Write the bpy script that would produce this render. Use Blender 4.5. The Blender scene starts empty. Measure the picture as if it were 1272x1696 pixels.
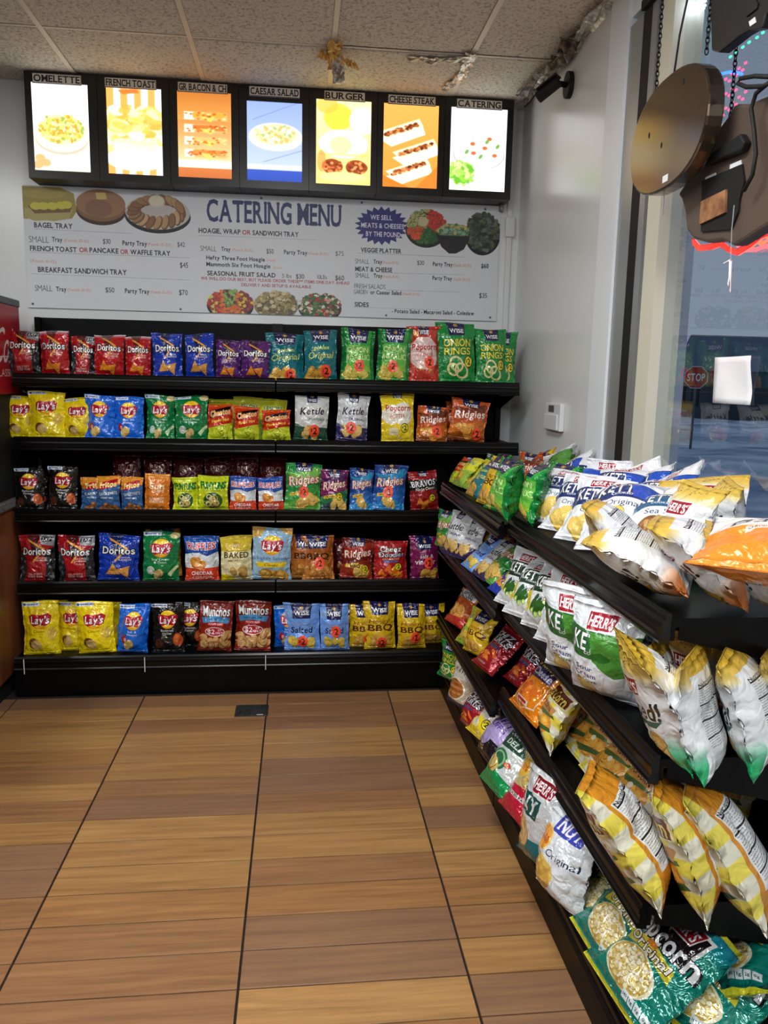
import bpy, bmesh, math, random
import numpy as np
from mathutils import Vector, Matrix

# ------------------------------------------------------------------ camera, world, lights, exposure
CF, CP, CY, CR, CH = 1293.4, math.radians(9.328), math.radians(6.26), math.radians(1.164), 1.5025
_fwd = Vector((math.sin(CY)*math.cos(CP), math.cos(CY)*math.cos(CP), -math.sin(CP)))
_rt0 = Vector((math.cos(CY), -math.sin(CY), 0)); _up0 = _rt0.cross(_fwd)
_rt = math.cos(CR)*_rt0 + math.sin(CR)*_up0
_up = -math.sin(CR)*_rt0 + math.cos(CR)*_up0
C = bpy.context.scene.collection
SC = bpy.context.scene
cam_d = bpy.data.cameras.new('camera'); cam = bpy.data.objects.new('camera', cam_d); C.objects.link(cam)
cam_d.sensor_fit = 'HORIZONTAL'; cam_d.sensor_width = 36; cam_d.lens = 36*CF/1272; cam_d.clip_start = .02; cam_d.clip_end = 300
m = Matrix((( _rt.x, _up.x, -_fwd.x, 0), (_rt.y, _up.y, -_fwd.y, 0), (_rt.z, _up.z, -_fwd.z, CH), (0, 0, 0, 1)))
cam.matrix_world = m
SC.camera = cam
SC.view_settings.view_transform = 'Standard'; SC.view_settings.look = 'None'
SC.view_settings.gamma = 1; SC.view_settings.use_curve_mapping = False
SC.view_settings.exposure = 0.5
w = bpy.data.worlds.new('dusk_sky'); SC.world = w; w.use_nodes = True
wn = w.node_tree; bg = wn.nodes['Background']
tc = wn.nodes.new('ShaderNodeTexCoord'); sx = wn.nodes.new('ShaderNodeSeparateXYZ'); rp = wn.nodes.new('ShaderNodeValToRGB')
wn.links.new(tc.outputs['Generated'], sx.inputs[0]); wn.links.new(sx.outputs['Z'], rp.inputs[0]); wn.links.new(rp.outputs[0], bg.inputs[0])
rp.color_ramp.elements[0].position = 0.0; rp.color_ramp.elements[0].color = (.19, .235, .30, 1)
rp.color_ramp.elements[1].position = .6; rp.color_ramp.elements[1].color = (.13, .175, .25, 1)
bg.inputs[1].default_value = .88
LIGHT_W = 22.0      # each ceiling troffer, watts

def area(name, loc, sx_, sy_, watts, col, rot=(0, 0, 0)):
    d = bpy.data.lights.new(name, 'AREA'); d.shape = 'RECTANGLE'; d.size = sx_; d.size_y = sy_; d.energy = watts; d.color = col
    o = bpy.data.objects.new(name, d); C.objects.link(o); o.location = loc; o.rotation_euler = rot
    return o
CEIL = 2.943
TROFFERS = [(-.1, 1.65), (-.1, -.5), (-2.3, 1.65), (-2.3, -.5)]
FILL_LAMPS = [(-.75, .35, 2.38), (.35, -.55, 2.38)]  # unseen fill lamps, added for frontal light and glints on the bags
FILL_LAMP_W = 26.0
for tx, ty in TROFFERS:
    area('troffer_lamp', (tx, ty, CEIL-.03), .5, 1.1, LIGHT_W, (.93, .97, 1))
for q_ in FILL_LAMPS:
    d_ = bpy.data.lights.new('fill_lamp', 'POINT'); d_.energy = FILL_LAMP_W; d_.shadow_soft_size = .07; d_.color = (.95, .97, 1); o_ = bpy.data.objects.new('fill_lamp', d_); C.objects.link(o_); o_.location = (q_[0], q_[1], q_[2]-.10)

# ------------------------------------------------------------------ helpers
def px_ray(x, y):
    return _fwd + _rt*((x-636)/CF) - _up*((y-848)/CF)
O3 = Vector((0, 0, CH))
def atX(x, y, v): d = px_ray(x, y); return O3 + d*(v/d.x)
def atY(x, y, v): d = px_ray(x, y); return O3 + d*(v/d.y)
def atZ(x, y, v): d = px_ray(x, y); return O3 + d*((v-CH)/d.z)

def lin(c):
    if isinstance(c, str):
        c = c.lstrip('#'); c = tuple(int(c[i:i+2], 16)/255 for i in (0, 2, 4))
    return tuple(x/12.92 if x <= .04045 else ((x+.055)/1.055)**2.4 for x in c[:3]) + (1,)
def srgb(c):
    c = c.lstrip('#'); return np.array([int(c[i:i+2], 16)/255 for i in (0, 2, 4)], np.float32)

def mat(name, col, rough=.5, metal=0., spec=.5, emit=None, es=0., bump=None, coat=0.):
    m = bpy.data.materials.new(name); m.use_nodes = True
    b = m.node_tree.nodes['Principled BSDF']; N = m.node_tree.nodes; L = m.node_tree.links
    b.inputs['Base Color'].default_value = lin(col); b.inputs['Roughness'].default_value = rough
    b.inputs['Metallic'].default_value = metal; b.inputs['Specular IOR Level'].default_value = spec
    b.inputs['Coat Weight'].default_value = coat
    if emit: b.inputs['Emission Color'].default_value = lin(emit); b.inputs['Emission Strength'].default_value = es
    if bump:
        sc, st, dist = bump
        t = N.new('ShaderNodeTexCoord'); n = N.new('ShaderNodeTexNoise'); n.inputs['Scale'].default_value = sc; n.inputs['Detail'].default_value = 5
        bp = N.new('ShaderNodeBump'); bp.inputs['Strength'].default_value = st; bp.inputs['Distance'].default_value = dist
        L.new(t.outputs['Object'], n.inputs['Vector']); L.new(n.outputs['Fac'], bp.inputs['Height']); L.new(bp.outputs[0], b.inputs['Normal'])
    return m
def mottle(m, sc, c1, c2, lo=.35, hi=.65, detail=6, vec='Object', stretch=None):
    N = m.node_tree.nodes; L = m.node_tree.links; b = N['Principled BSDF']
    t = N.new('ShaderNodeTexCoord'); n = N.new('ShaderNodeTexNoise'); n.inputs['Scale'].default_value = sc; n.inputs['Detail'].default_value = detail
    r = N.new('ShaderNodeValToRGB'); r.color_ramp.elements[0].position = lo; r.color_ramp.elements[1].position = hi
    r.color_ramp.elements[0].color = lin(c1); r.color_ramp.elements[1].color = lin(c2)
    src = t.outputs[vec]
    if stretch:
        mp = N.new('ShaderNodeMapping'); mp.inputs['Scale'].default_value = stretch; L.new(src, mp.inputs[0]); src = mp.outputs[0]
    L.new(src, n.inputs['Vector']); L.new(n.outputs['Fac'], r.inputs[0]); L.new(r.outputs[0], b.inputs['Base Color'])
    return m

def mesh_obj(name, verts, faces, mtl, parent=None, smooth=False, uvs=None, midx=None, loopuv=False):
    me = bpy.data.meshes.new(name); me.from_pydata([tuple(v) for v in verts], [], faces)
    for q in (mtl if isinstance(mtl, (list, tuple)) else [mtl]): me.materials.append(q)
    if uvs is not None:
        ul = me.uv_layers.new(name='UVMap'); li = np.empty(len(me.loops), np.int32); me.loops.foreach_get('vertex_index', li)
        ul.data.foreach_set('uv', (np.asarray(uvs, np.float32) if loopuv else np.asarray(uvs, np.float32)[li]).ravel())
    if smooth: me.polygons.foreach_set('use_smooth', [True]*len(me.polygons))
    if midx is not None: me.polygons.foreach_set('material_index', midx)
    me.update()
    o = bpy.data.objects.new(name, me); C.objects.link(o)
    if parent: o.parent = parent
    return o
class MB:
    def __init__(s): s.v = []; s.f = []
    def box(s, x0, x1, y0, y1, z0, z1):
        b = len(s.v); s.v += [(x0,y0,z0),(x1,y0,z0),(x1,y1,z0),(x0,y1,z0),(x0,y0,z1),(x1,y0,z1),(x1,y1,z1),(x0,y1,z1)]
        s.f += [tuple(b+i for i in q) for q in ((0,3,2,1),(4,5,6,7),(0,1,5,4),(1,2,6,5),(2,3,7,6),(3,0,4,7))]; return s
    def prism(s, pts, fn, a, b_):      # pts 2-D closed outline, fn(p, t) -> xyz
        n = len(pts); b = len(s.v); s.v += [fn(p, a) for p in pts] + [fn(p, b_) for p in pts]
        s.f += [(b+i, b+(i+1) % n, b+n+(i+1) % n, b+n+i) for i in range(n)] + [tuple(b+i for i in range(n))[::-1], tuple(b+n+i for i in range(n))]; return s
    def tube(s, path, r, n=8, closed=False):
        path = [Vector(p) for p in path]; b = len(s.v); k = len(path); u0 = None
        for i, p in enumerate(path):
            t = (path[(i+1) % k] if (closed or i < k-1) else p) - (path[i-1] if (closed or i > 0) else p)
            t.normalize()
            a = Vector((0, 0, 1)) if u0 is None else u0
            if u0 is None and abs(t.z) > .9: a = Vector((1, 0, 0))
            u = (a - t*a.dot(t)).normalized(); v = t.cross(u); u0 = u
            for j in range(n):
                an = 2*math.pi*j/n; s.v.append(tuple(p + (u*math.cos(an) + v*math.sin(an))*r))
        for i in range(k if closed else k-1):
            for j in range(n):
                A = b+i*n; B = b+((i+1) % k)*n; s.f.append((A+j, A+(j+1) % n, B+(j+1) % n, B+j))
        if not closed: s.f += [tuple(b+j for j in range(n))[::-1], tuple(b+(k-1)*n+j for j in range(n))]
        return s
    def obj(s, name, mtl, parent=None, smooth=False, bevel=0):
        o = mesh_obj(name, s.v, s.f, mtl, parent, smooth)
        if bevel:
            md = o.modifiers.new('bevel', 'BEVEL'); md.width = bevel; md.segments = 2; md.limit_method = 'ANGLE'
        return o
def empty(name, loc=(0, 0, 0), rz=0.):
    o = bpy.data.objects.new(name, None); C.objects.link(o); o.location = loc; o.rotation_euler = (0, 0, rz); o.empty_display_size = .05; return o
def tag(o, label=None, cat=None, group=None, kind=None):
    for k, v in (('label', label), ('category', cat), ('group', group), ('kind', kind)):
        if v: o[k] = v
    return o

# ------------------------------------------------------------------ glyphs + painter (flat print rasterised in memory)
GL = {}
def load_glyphs():
    chars = "ABCDEFGHIJKLMNOPQRSTUVWXYZabcdefghijklmnopqrstuvwxyz0123456789$&,.*!'-()%/"
    tmp = []
    for wgt, off in (('n', 0.0), ('b', .022), ('t', -.012)):
        for ch in chars:
            cu = bpy.data.curves.new('g', 'FONT'); cu.body = ch; cu.offset = off; cu.resolution_u = 3
            o = bpy.data.objects.new('g', cu); C.objects.link(o); tmp.append((wgt, ch, o))
    dg = bpy.context.evaluated_depsgraph_get()
    for wgt, ch, o in tmp:
        me = o.evaluated_get(dg).to_mesh()
        co = np.empty(len(me.vertices)*3, np.float32); me.vertices.foreach_get('co', co); co = co.reshape(-1, 3)[:, :2]
        E_ = []
        for p in me.polygons:
            vs = list(p.vertices); 
            if p.normal.z < 0: vs = vs[::-1]
            E_ += [(vs[i], vs[(i+1) % len(vs)]) for i in range(len(vs))]
        E_ = np.array(E_, int)
        x0, x1 = (co[:, 0].min(), co[:, 0].max()) if len(co) else (0, .3)
        GL[(wgt, ch)] = (co - np.array([x0, 0]), E_, x1-x0)
        o.evaluated_get(dg).to_mesh_clear()
    for _, _, o in tmp:
        cu = o.data; bpy.data.objects.remove(o); bpy.data.curves.remove(cu)
load_glyphs()
CAPH = float(GL[('n', 'H')][0][:, 1].max())

class Cv:
    """W x (W*A) canvas, unit = width, y down; supersampled x2"""
    def __init__(s, W, A, bgc, seed=0):
        s.ss = 2; s.W = W*2; s.H = int(round(W*A))*2; s.A = A
        s.a = np.empty((s.H, s.W, 3), np.float32); s.a[:] = srgb(bgc); s.r = random.Random(seed); s.nr = np.random.RandomState(seed)
    def mask(s, P0, P1):
        """winding mask of directed edges in unit coords"""
        P0 = np.asarray(P0, float)*s.W; P1 = np.asarray(P1, float)*s.W
        ok = P0[:, 1] != P1[:, 1]; P0 = P0[ok]; P1 = P1[ok]
        if not len(P0): return None
        sg = np.where(P1[:, 1] > P0[:, 1], 1, -1)
        lo = np.where((sg > 0)[:, None], P0, P1); hi = np.where((sg > 0)[:, None], P1, P0)
        r0 = np.clip(np.ceil(lo[:, 1]-.5), 0, s.H).astype(int); r1 = np.clip(np.ceil(hi[:, 1]-.5), 0, s.H).astype(int)
        n = r1-r0; k = n > 0
        if not k.any(): return None
        lo, hi, sg, r0, n = lo[k], hi[k], sg[k], r0[k], n[k]
        idx = np.repeat(np.arange(len(n)), n); rows = np.arange(n.sum()) - np.repeat(np.cumsum(n)-n, n) + r0[idx]
        t = (rows+.5-lo[idx, 1])/(hi[idx, 1]-lo[idx, 1]); xs = lo[idx, 0]+t*(hi[idx, 0]-lo[idx, 0])
        cs = np.clip(np.ceil(xs-.5), 0, s.W).astype(int)
        y0, y1, x0, x1 = rows.min(), rows.max()+1, cs.min(), cs.max()
        if x1 <= x0: return None
        acc = np.zeros((y1-y0, x1-x0+1), np.int32); np.add.at(acc, (rows-y0, cs-x0), sg[idx])
        return (np.cumsum(acc, 1)[:, :-1] != 0), y0, x0
    def put(s, mk, col, al=1.):
        if mk is None: return
        M, y0, x0 = mk; h, w_ = M.shape
        R = s.a[y0:y0+h, x0:x0+w_]; c = srgb(col)
        k = M[:R.shape[0], :R.shape[1], None]*al
        R[:] = R*(1-k) + c*k
    def poly(s, pts, col, al=1.):
        p = np.asarray(pts, float); s.put(s.mask(p, np.roll(p, -1, 0)), col, al)
    def rect(s, x0, y0, x1, y1, col, al=1.): s.poly([(x0, y0), (x1, y0), (x1, y1), (x0, y1)], col, al)
    def ell(s, cx, cy, rx, ry, col, al=1., rot=0., wob=0., n=36):
        t = np.arange(n)/n*2*math.pi; q = 1+wob*np.interp(t, np.linspace(0, 2*math.pi, 9), np.append(v := s.nr.uniform(-1, 1, 8), v[0]))
        x = np.cos(t)*rx*q; y = np.sin(t)*ry*q; c, d = math.cos(rot), math.sin(rot)
        s.poly(np.stack([cx+x*c-y*d, cy+x*d+y*c], 1), col, al)
    def ring(s, cx, cy, rx, ry, th, col, rot=0.):
        t = np.arange(40)/40*2*math.pi; c, d = math.cos(rot), math.sin(rot)
        def e(k):
            x = np.cos(t)*(rx-k); y = np.sin(t)*(ry-k*ry/rx); return np.stack([cx+x*c-y*d, cy+x*d+y*c], 1)
        a, b = e(0), e(th)[::-1]
        s.put(s.mask(np.vstack([a, b]), np.vstack([np.roll(a, -1, 0), np.roll(b, -1, 0)])), col)
    def line(s, x0, y0, x1, y1, w_, col, al=1.):
        d = math.hypot(x1-x0, y1-y0) or 1; nx, ny = -(y1-y0)/d*w_/2, (x1-x0)/d*w_/2
        s.poly([(x0+nx, y0+ny), (x1+nx, y1+ny), (x1-nx, y1-ny), (x0-nx, y0-ny)], col, al)
    def grad(s, y0, y1, c0, c1):
        a, b = int(y0*s.W), int(y1*s.W); t = np.linspace(0, 1, max(b-a, 1))[:, None, None]
        R = s.a[a:b]; R[:] = srgb(c0)*(1-t[:len(R)]) + srgb(c1)*t[:len(R)]
    def txt(s, st, x0, x1, y, h, col, out=None, ow=.008, w='b', sh=0., rot=0., arc=0., serif=0., al=1.):
        P0 = []; P1 = []; cx = 0.
        for ch in st:
            g = GL.get((w, ch))
            if ch == ' ' or g is None: cx += .28; continue
            co, E_, wd = g
            if len(E_): P0.append(co[E_[:, 0]] + [cx, 0]); P1.append(co[E_[:, 1]] + [cx, 0])
            cx += wd + .075
        if not P0: return
        P0 = np.vstack(P0); P1 = np.vstack(P1); tw = max(cx-.075, .01)
        if x1 is None: x1 = x0+tw*h/CAPH; 
        if x0 is None: x0 = x1-tw*h/CAPH
        sx_ = (x1-x0)/tw; sy_ = h/CAPH; mx, my = (x0+x1)/2, y
        def T(P):
            X_ = (P[:, 0]-tw/2)*sx_; Y_ = -(P[:, 1]-CAPH/2)*sy_; X_ = X_ - Y_*sh
            Y_ = Y_ + arc*((X_/((x1-x0)/2))**2)*h
            c, d = math.cos(rot), math.sin(rot); return np.stack([mx+X_*c-Y_*d, my+X_*d+Y_*c], 1)
        mk = s.mask(T(P0), T(P1))
        if mk is None: return
        if serif:
            M, yy, xx = mk; k = max(1, int(serif*s.W)); th = max(2, int(.09*h*s.W)); pad = k
            M2 = np.pad(M, ((0, 0), (pad, pad))); B = M2.copy()
            base = int((y+h/2)*s.W)-yy; top = int((y-h/2)*s.W)-yy
            for rr in (range(max(0, base-th), min(len(M2), base+1)), range(max(0, top), min(len(M2), top+th))):
                for i in rr:
                    row = M2[i]; acc = row.copy()
                    for q in range(1, k+1): acc[q:] |= row[:-q]; acc[:-q] |= row[q:]
                    B[i] = acc
            x_ = xx-pad
            if x_ < 0: B = B[:, -x_:]; x_ = 0
            mk = (B, yy, x_)
        if out:
            M, yy, xx = mk; k = max(1, int(ow*s.W)); M2 = np.pad(M, k); B = M2.copy()
            for q in range(1, k+1): B[q:] |= M2[:-q]; B[:-q] |= M2[q:]
            M3 = B.copy()
            for q in range(1, k+1): B[:, q:] |= M3[:, :-q]; B[:, :-q] |= M3[:, q:]
            yo, xo = yy-k, xx-k
            if yo < 0: B = B[-yo:]; yo = 0
            if xo < 0: B = B[:, -xo:]; xo = 0
            s.put((B, yo, xo), out, al)
        s.put(mk, col, al)
    def chips(s, x0, y0, x1, y1, n, r, col='d9a23c', dark='a86c1e', hi='f0cc7a', wob=.12):
        for i in range(n):
            x = s.r.uniform(x0, x1); y = s.r.uniform(y0, y1); q = r*s.r.uniform(.75, 1.15); ro = s.r.uniform(0, 3)
            s.ell(x+.008, y+.012, q, q*.78, dark, 1, ro, wob); s.ell(x, y, q*.97, q*.75, col, 1, ro, wob)
            s.ell(x-.1*q, y-.12*q, q*.6, q*.36, hi, .45, ro, wob)
            for _ in range(5): s.ell(x+s.r.uniform(-.6, .6)*q, y+s.r.uniform(-.5, .5)*q, q*.07, q*.06, dark, .7)
    def tris(s, lst, r, col='e08a24', dark='8a3c0c'):
        for x, y, a in lst:
            p = [(x+r*math.cos(a+k*2.094), y+r*math.sin(a+k*2.094)) for k in range(3)]
            s.poly([(q[0]+.012, q[1]+.015) for q in p], dark); s.poly(p, col)
            for _ in range(30):
                u, v = s.r.random(), s.r.random()
                if u+v > 1: u, v = 1-u, 1-v
                X_ = p[0][0]+u*(p[1][0]-p[0][0])+v*(p[2][0]-p[0][0]); Y_ = p[0][1]+u*(p[1][1]-p[0][1])+v*(p[2][1]-p[0][1])
                s.ell(X_, Y_, .012, .009, s.r.choice(['b5601a', 'f5b95a', 'c8401c']), .7, n=8)
    def pop(s, cx, cy, rx, ry, n=90, cols=('f5ecbf', 'efe0a0', 'fff8de', 'd9bd6c')):
        for i in range(n):
            a = s.r.uniform(0, 6.28); q = math.sqrt(s.r.random()); x = cx+rx*q*math.cos(a); y = cy+ry*q*math.sin(a); R = rx*(.14 if n < 60 else .095)
            s.ell(x+R*.2, y+R*.3, R, R*.9, 'a8893c', .7, 0, .2, 12); s.ell(x, y, R, R*.85, s.r.choice(cols), 1, 0, .25, 12)
    def blur(s, k):
        for _ in range(2):
            for ax in (0, 1):
                p = np.pad(s.a, [(k, k) if i == ax else (0, 0) for i in range(3)], 'edge'); cs = np.cumsum(p, ax, dtype=np.float64); z = np.zeros_like(np.take(cs, [0], ax)); cs = np.concatenate([z, cs], ax)
                n = s.a.shape[ax]; w_ = 2*k+1; hi = np.take(cs, range(w_, w_+n), ax); lo = np.take(cs, range(0, n), ax); s.a = ((hi-lo)/w_).astype(np.float32)
        return s
    def done(s, name):
        a = s.a.reshape(s.H//2, 2, s.W//2, 2, 3).mean((1, 3)); H, W = a.shape[:2]
        im = bpy.data.images.new(name, W, H); buf = np.ones((H, W, 4), np.float32); buf[..., :3] = np.clip(a[::-1], 0, 1)
        im.pixels.foreach_set(buf.ravel()); im.update(); im.pack(); return im

# ------------------------------------------------------------------ bag designs
DES = {}
BA = 1.42
def D(name, colr, back, rough=.3, W=256):
    def deco(fn): DES[name] = (fn, colr, back, rough, W); return fn
    return deco
def dor(c, base, dark, flav):
    c.poly([(.22, 0), (.62, 0), (.46, .62)], '1a1214', .55)
    c.poly([(.25, .13), (.80, .42), (.44, .84), (.40, .80), (.68, .46), (.29, .22)], 'e8a03a'); c.poly([(.31, .22), (.70, .43), (.44, .72)], dark)
    c.txt('Doritos', .06, .95, .50, .20, 'ffffff', '141414', .016)
    for i, f in enumerate(flav): c.txt(f, .52, .86, .70+i*.07, .045, 'f3e6d0', w='b')
@D('nacho', 'b0131a', 'a01018')
def _(c):
    c.grad(0, .15, 'd8dde6', 'b0131a'); dor(c, 0, '5a080c', ('NACHO', 'CHEESE')); c.tris([(.33, 1.12, .5), (.62, 1.17, 1.4)], .22)
@D('cod', 'a4141c', '3c0c10')
def _(c):
    c.poly([(0, .5), (.16, .7), (.24, 1.0), (.12, 1.42), (0, 1.42)], '20262c'); c.poly([(1, .35), (.78, .62), (.84, 1.0), (.76, 1.42), (1, 1.42)], '17191c')
    for i in range(26): c.ell(c.r.choice([c.r.uniform(0, .14), c.r.uniform(.85, 1)]), c.r.uniform(.7, 1.4), .03, .045, c.r.choice(['5a6470', '8a9098', '2c3036']), .7, 0, .4, 10)
    c.poly([(.55, .0), (1, .0), (1, .34), (.66, .28)], '8e9096'); c.rect(.64, .06, .94, .2, '101012'); c.txt('2XP', .67, .91, .13, .085, 'e8e8e8')
    dor(c, 0, '3a080c', ('NACHO', 'CHEESE')); c.txt('CALL OF DUTY', .26, .72, 1.18, .055, 'e8e2dc'); c.txt('COLD WAR', .26, .72, 1.26, .06, 'f2f2f2')
@D('ranch', '1238a8', '0c2a80')
def _(c):
    dor(c, 0, '0a1a50', ('COOL', 'RANCH')); c.tris([(.36, 1.1, .5), (.68, 1.12, 1.3)], .23, 'd9a04a')
@D('chili', '54206c', '3c1550')
def _(c):
    dor(c, 0, '200a30', ('SPICY', 'SWEET CHILI')); c.tris([(.36, 1.16, .5), (.66, 1.14, 1.4)], .22)
def lays(c, flav, tc='ffffff', banner=True, chips=True):
    if banner: c.rect(.0, .03, .5, .13, 'dfe6f2'); c.ell(.07, .08, .035, .035, '3b66b8'); c.txt('SMILE', .13, .46, .08, .035, '3b66b8')
    c.ell(.52, .47, .30, .26, 'f4a51c'); c.ell(.52, .45, .28, .23, 'fbd326')
    c.poly([(.18, .38), (.30, .33), (.52, .36), (.76, .32), (.86, .38), (.82, .58), (.70, .64), (.5, .61), (.32, .65), (.2, .58)], 'b5122a')
    c.txt("Lay's", .24, .81, .485, .19, 'ffffff', '7a0a1a', .008, sh=.15)
    for i, f in enumerate(flav): c.txt(f, .5-.028*len(f), .5+.028*len(f), .78+i*.085, .06, tc, w='n')
@D('classic', 'fce010', 'ecc80c')
def _(c):
    lays(c, ['Classic'], '5a4a10'); c.ell(.34, 1.12, .2, .15, '7a5526', 1, .4); c.ell(.40, 1.15, .17, .13, 'd9b264', 1, .2, .1); c.ell(.44, 1.13, .13, .08, 'f0d490', .6, .3)
    c.ell(.86, .85, .12, .17, 'dcb86a', .7)
@D('vinegar', '1068d8', '1250a0')
def _(c):
    lays(c, ['Salt &', 'Vinegar']); c.ell(.2, 1.02, .11, .13, 'a01c30'); c.ell(.24, 1.03, .05, .06, 'e0a8a8'); c.chips(.3, 1.12, .5, 1.2, 3, .16, 'e6c878')
@D('creamonion', '0f7c40', '0b6434')
def _(c):
    lays(c, ['Sour Cream', '& Onion']); c.ell(.2, 1.1, .12, .12, 'dfe6dc'); c.ring(.2, 1.1, .09, .09, .02, '9ab8a0'); c.chips(.38, 1.18, .5, 1.26, 3, .13, 'dcc888')
    c.poly([(.72, 1.2), (.98, .95), (1, 1.02), (.8, 1.3)], 'cfe6b0'); c.ell(.88, .1, .13, .1, 'e0cc90')
@D('barbecue', '15130f', '100e0c')
def _(c):
    lays(c, ['Barbecue', 'Flavor']); c.ell(.85, 1.05, .14, .2, 'b5481c', 1, 0, .15); c.ell(.83, 1.0, .09, .12, 'd97a3a', .7, 0, .2); c.ell(.2, 1.15, .15, .14, '4a2414', 1, 0, .1)
@D('lightsalt', '9dc3e0', '86acc8')
def _(c):
    lays(c, [], banner=False); c.poly([(0, 0), (.35, 0), (.2, .25), (0, .3)], 'e0b45a'); c.poly([(.65, 0), (1, 0), (1, .2), (.8, .12)], 'd8a84e')
    c.txt('Lightly Salted', .1, .92, .82, .08, '20406c', w='n'); c.poly([(.05, .94), (.95, .92), (.9, 1.06), (.1, 1.08)], 'f0d028'); c.txt('Classic', .3, .72, 1.0, .07, '6a4a10', w='n'); c.chips(.2, 1.22, .85, 1.34, 7, .16)
@D('cheetos', 'c8d42a', 'a8180c')
def _(c):
    c.poly([(0, 0), (1, 0), (1, .75), (0, .95)], 'c4240c'); c.grad(0, .3, 'd85a10', 'c4240c'); c.poly([(.05, .3), (.95, .1), (.95, .42), (.05, .6)], '1c0c08')
    c.txt('Cheetos', .07, .94, .37, .22, 'f58a14', 'fff2c8', .008, rot=-.17, sh=.1); c.txt("Flamin' Hot", .12, .9, .66, .11, 'ffe040', rot=-.14, w='b', sh=.2)
    c.chips(.1, .95, .9, 1.3, 12, .12, 'd4e030', '6a8010', 'f4f890', .3)
@D('fritos', 'e8952a', '2c5a9a')
def _(c):
    c.poly([(0, .55), (1, .35), (1, 1.42), (0, 1.42)], '2f6098'); c.poly([(.1, .3), (.9, .12), (.92, .42), (.12, .6)], 'b81420')
    c.txt('Fritos', .14, .9, .36, .2, 'ffe24a', 'ffffff', .006, rot=-.12); c.txt('FLAVOR TWISTS', .1, .95, .72, .12, 'e8f0f4', '1a2a4a', .008, rot=-.1); c.txt('HONEY BBQ', .2, .8, .9, .06, 'ffffff'); c.chips(.1, 1.15, .9, 1.35, 9, .1, 'b5662a', '5a2c10')
@D('sunchips', 'dd7a1e', 'c06a18')
def _(c):
    c.grad(0, .3, 'f0a040', 'dd7a1e'); c.txt('Sun', .18, .85, .48, .22, 'ffe9c4'); c.txt('CHIPS', .28, .85, .68, .1, 'ffe9c4'); c.txt('HARVEST', .2, .85, .96, .09, 'fff2dc'); c.txt('CHEDDAR', .2, .85, 1.08, .09, 'fff2dc'); c.chips(.1, 1.3, .9, 1.4, 6, .1, 'c8701e', '7a3a0c')
@D('funyuns', 'd4e022', 'b0bc18')
def _(c):
    c.txt('FUNYUNS', .06, .95, .42, .26, '1c8a3c', '0a4a20', .008, arc=-.12); c.txt('ONION FLAVORED RINGS', .2, .8, .62, .05, '1c5a2c')
    c.ell(.5, 1.0, .36, .32, '2c5a24')
    for i in range(12): c.ring(.5+c.r.uniform(-.2, .2), 1.0+c.r.uniform(-.17, .17), .12, .1, .045, c.r.choice(['d8c070', 'e8d898', 'b89a48']), c.r.uniform(0, 3))
@D('ruffles', '1c50a8', '1c50a8')
def _(c):
    c.rect(0, .55, 1, 1.05, 'e8eef2'); c.rect(0, 1.02, 1, 1.42, 'd8401c'); c.poly([(0, .6), (.3, .52), (.7, .66), (1, .55), (1, .5), (0, .5)], '1c50a8')
    c.txt('RUFFLES', .05, .95, .36, .2, 'd01c2c', 'ffffff', .014, arc=-.15); c.chips(.25, .75, .75, .95, 5, .17, 'e8983a', 'a8581c'); c.txt('CHEDDAR', .15, .85, 1.18, .11, 'ffffff'); c.txt('& SOUR CREAM', .2, .8, 1.31, .055, 'ffffff')
@D('baked', 'e2c43c', 'c8ac30')
def _(c):
    c.rect(0, .5, 1, 1.42, 'ece2b0'); c.ell(.5, .3, .14, .1, 'c8a020'); c.txt("Lay's", .38, .62, .3, .08, 'ffffff', sh=.15)
    c.line(.1, .47, .9, .47, .012, '5a4614'); c.txt('BAKED', .06, .95, .60, .17, '4a3a10'); c.txt('65% LESS FAT', .2, .8, .77, .05, '5a4614'); c.poly([(0, 1.2), (.3, 1.25), (.5, 1.42), (0, 1.42)], 'f0d010'); c.chips(.3, 1.05, .8, 1.2, 5, .17, 'd8ac5a', '9a7430')
@D('munchos', '8a2014', '6a160c')
def _(c):
    c.grad(0, .3, '5a140e', 'a02818'); c.txt('Munchos', .07, .95, .27, .25, 'f2f2f2', '1a1a1a', .01); c.poly([(.04, .45), (.5, .38), (.96, .45), (.92, .6), (.5, .53), (.08, .6)], '4a94c8'); c.txt('CRISPY, AIRY, THIN', .2, .8, .48, .05, '10304a')
    c.rect(.24, .56, .78, .65, 'c01c24'); c.txt('POTATO CRISPS', .28, .74, .605, .05, 'ffffff'); c.chips(.1, .9, .9, 1.3, 14, .15, 'dca868', '8a5426', 'f0cc98'); c.ell(.5, .82, .33, .13, 'ffffff'); c.ell(.5, .82, .31, .115, 'b5182a'); c.txt('$2', .25, .5, .82, .13, 'ffffff'); c.txt('ONLY!', .53, .78, .85, .06, 'ffffff'); c.txt('29', .6, .72, .77, .045, 'ffffff')
def wise(c, y=.22, w_=.3, h=.3, big=False):
    c.poly([(.5-w_, 0), (.5+w_, 0), (.5+w_*.95, y+h/2), (.5-w_*.95, y+h/2)], '1c1c50'); c.ell(.5, y-.12, .05, .05, 'e0b020'); c.ring(.5, y-.12, .035, .035, .012, '1c1c50')
    c.txt('WISE', .5-w_*.82, .5+w_*.82, y+.035, .12 if big else .10, 'ffffff', serif=.008)
def two(c, x, y): c.ell(x, y, .13, .14, '141414'); c.ell(x, y, .112, .12, 'f2e020'); c.txt('$', x-.09, x-.045, y-.02, .06, '141414'); c.txt('2', x-.03, x+.075, y, .13, '141414')
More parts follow.
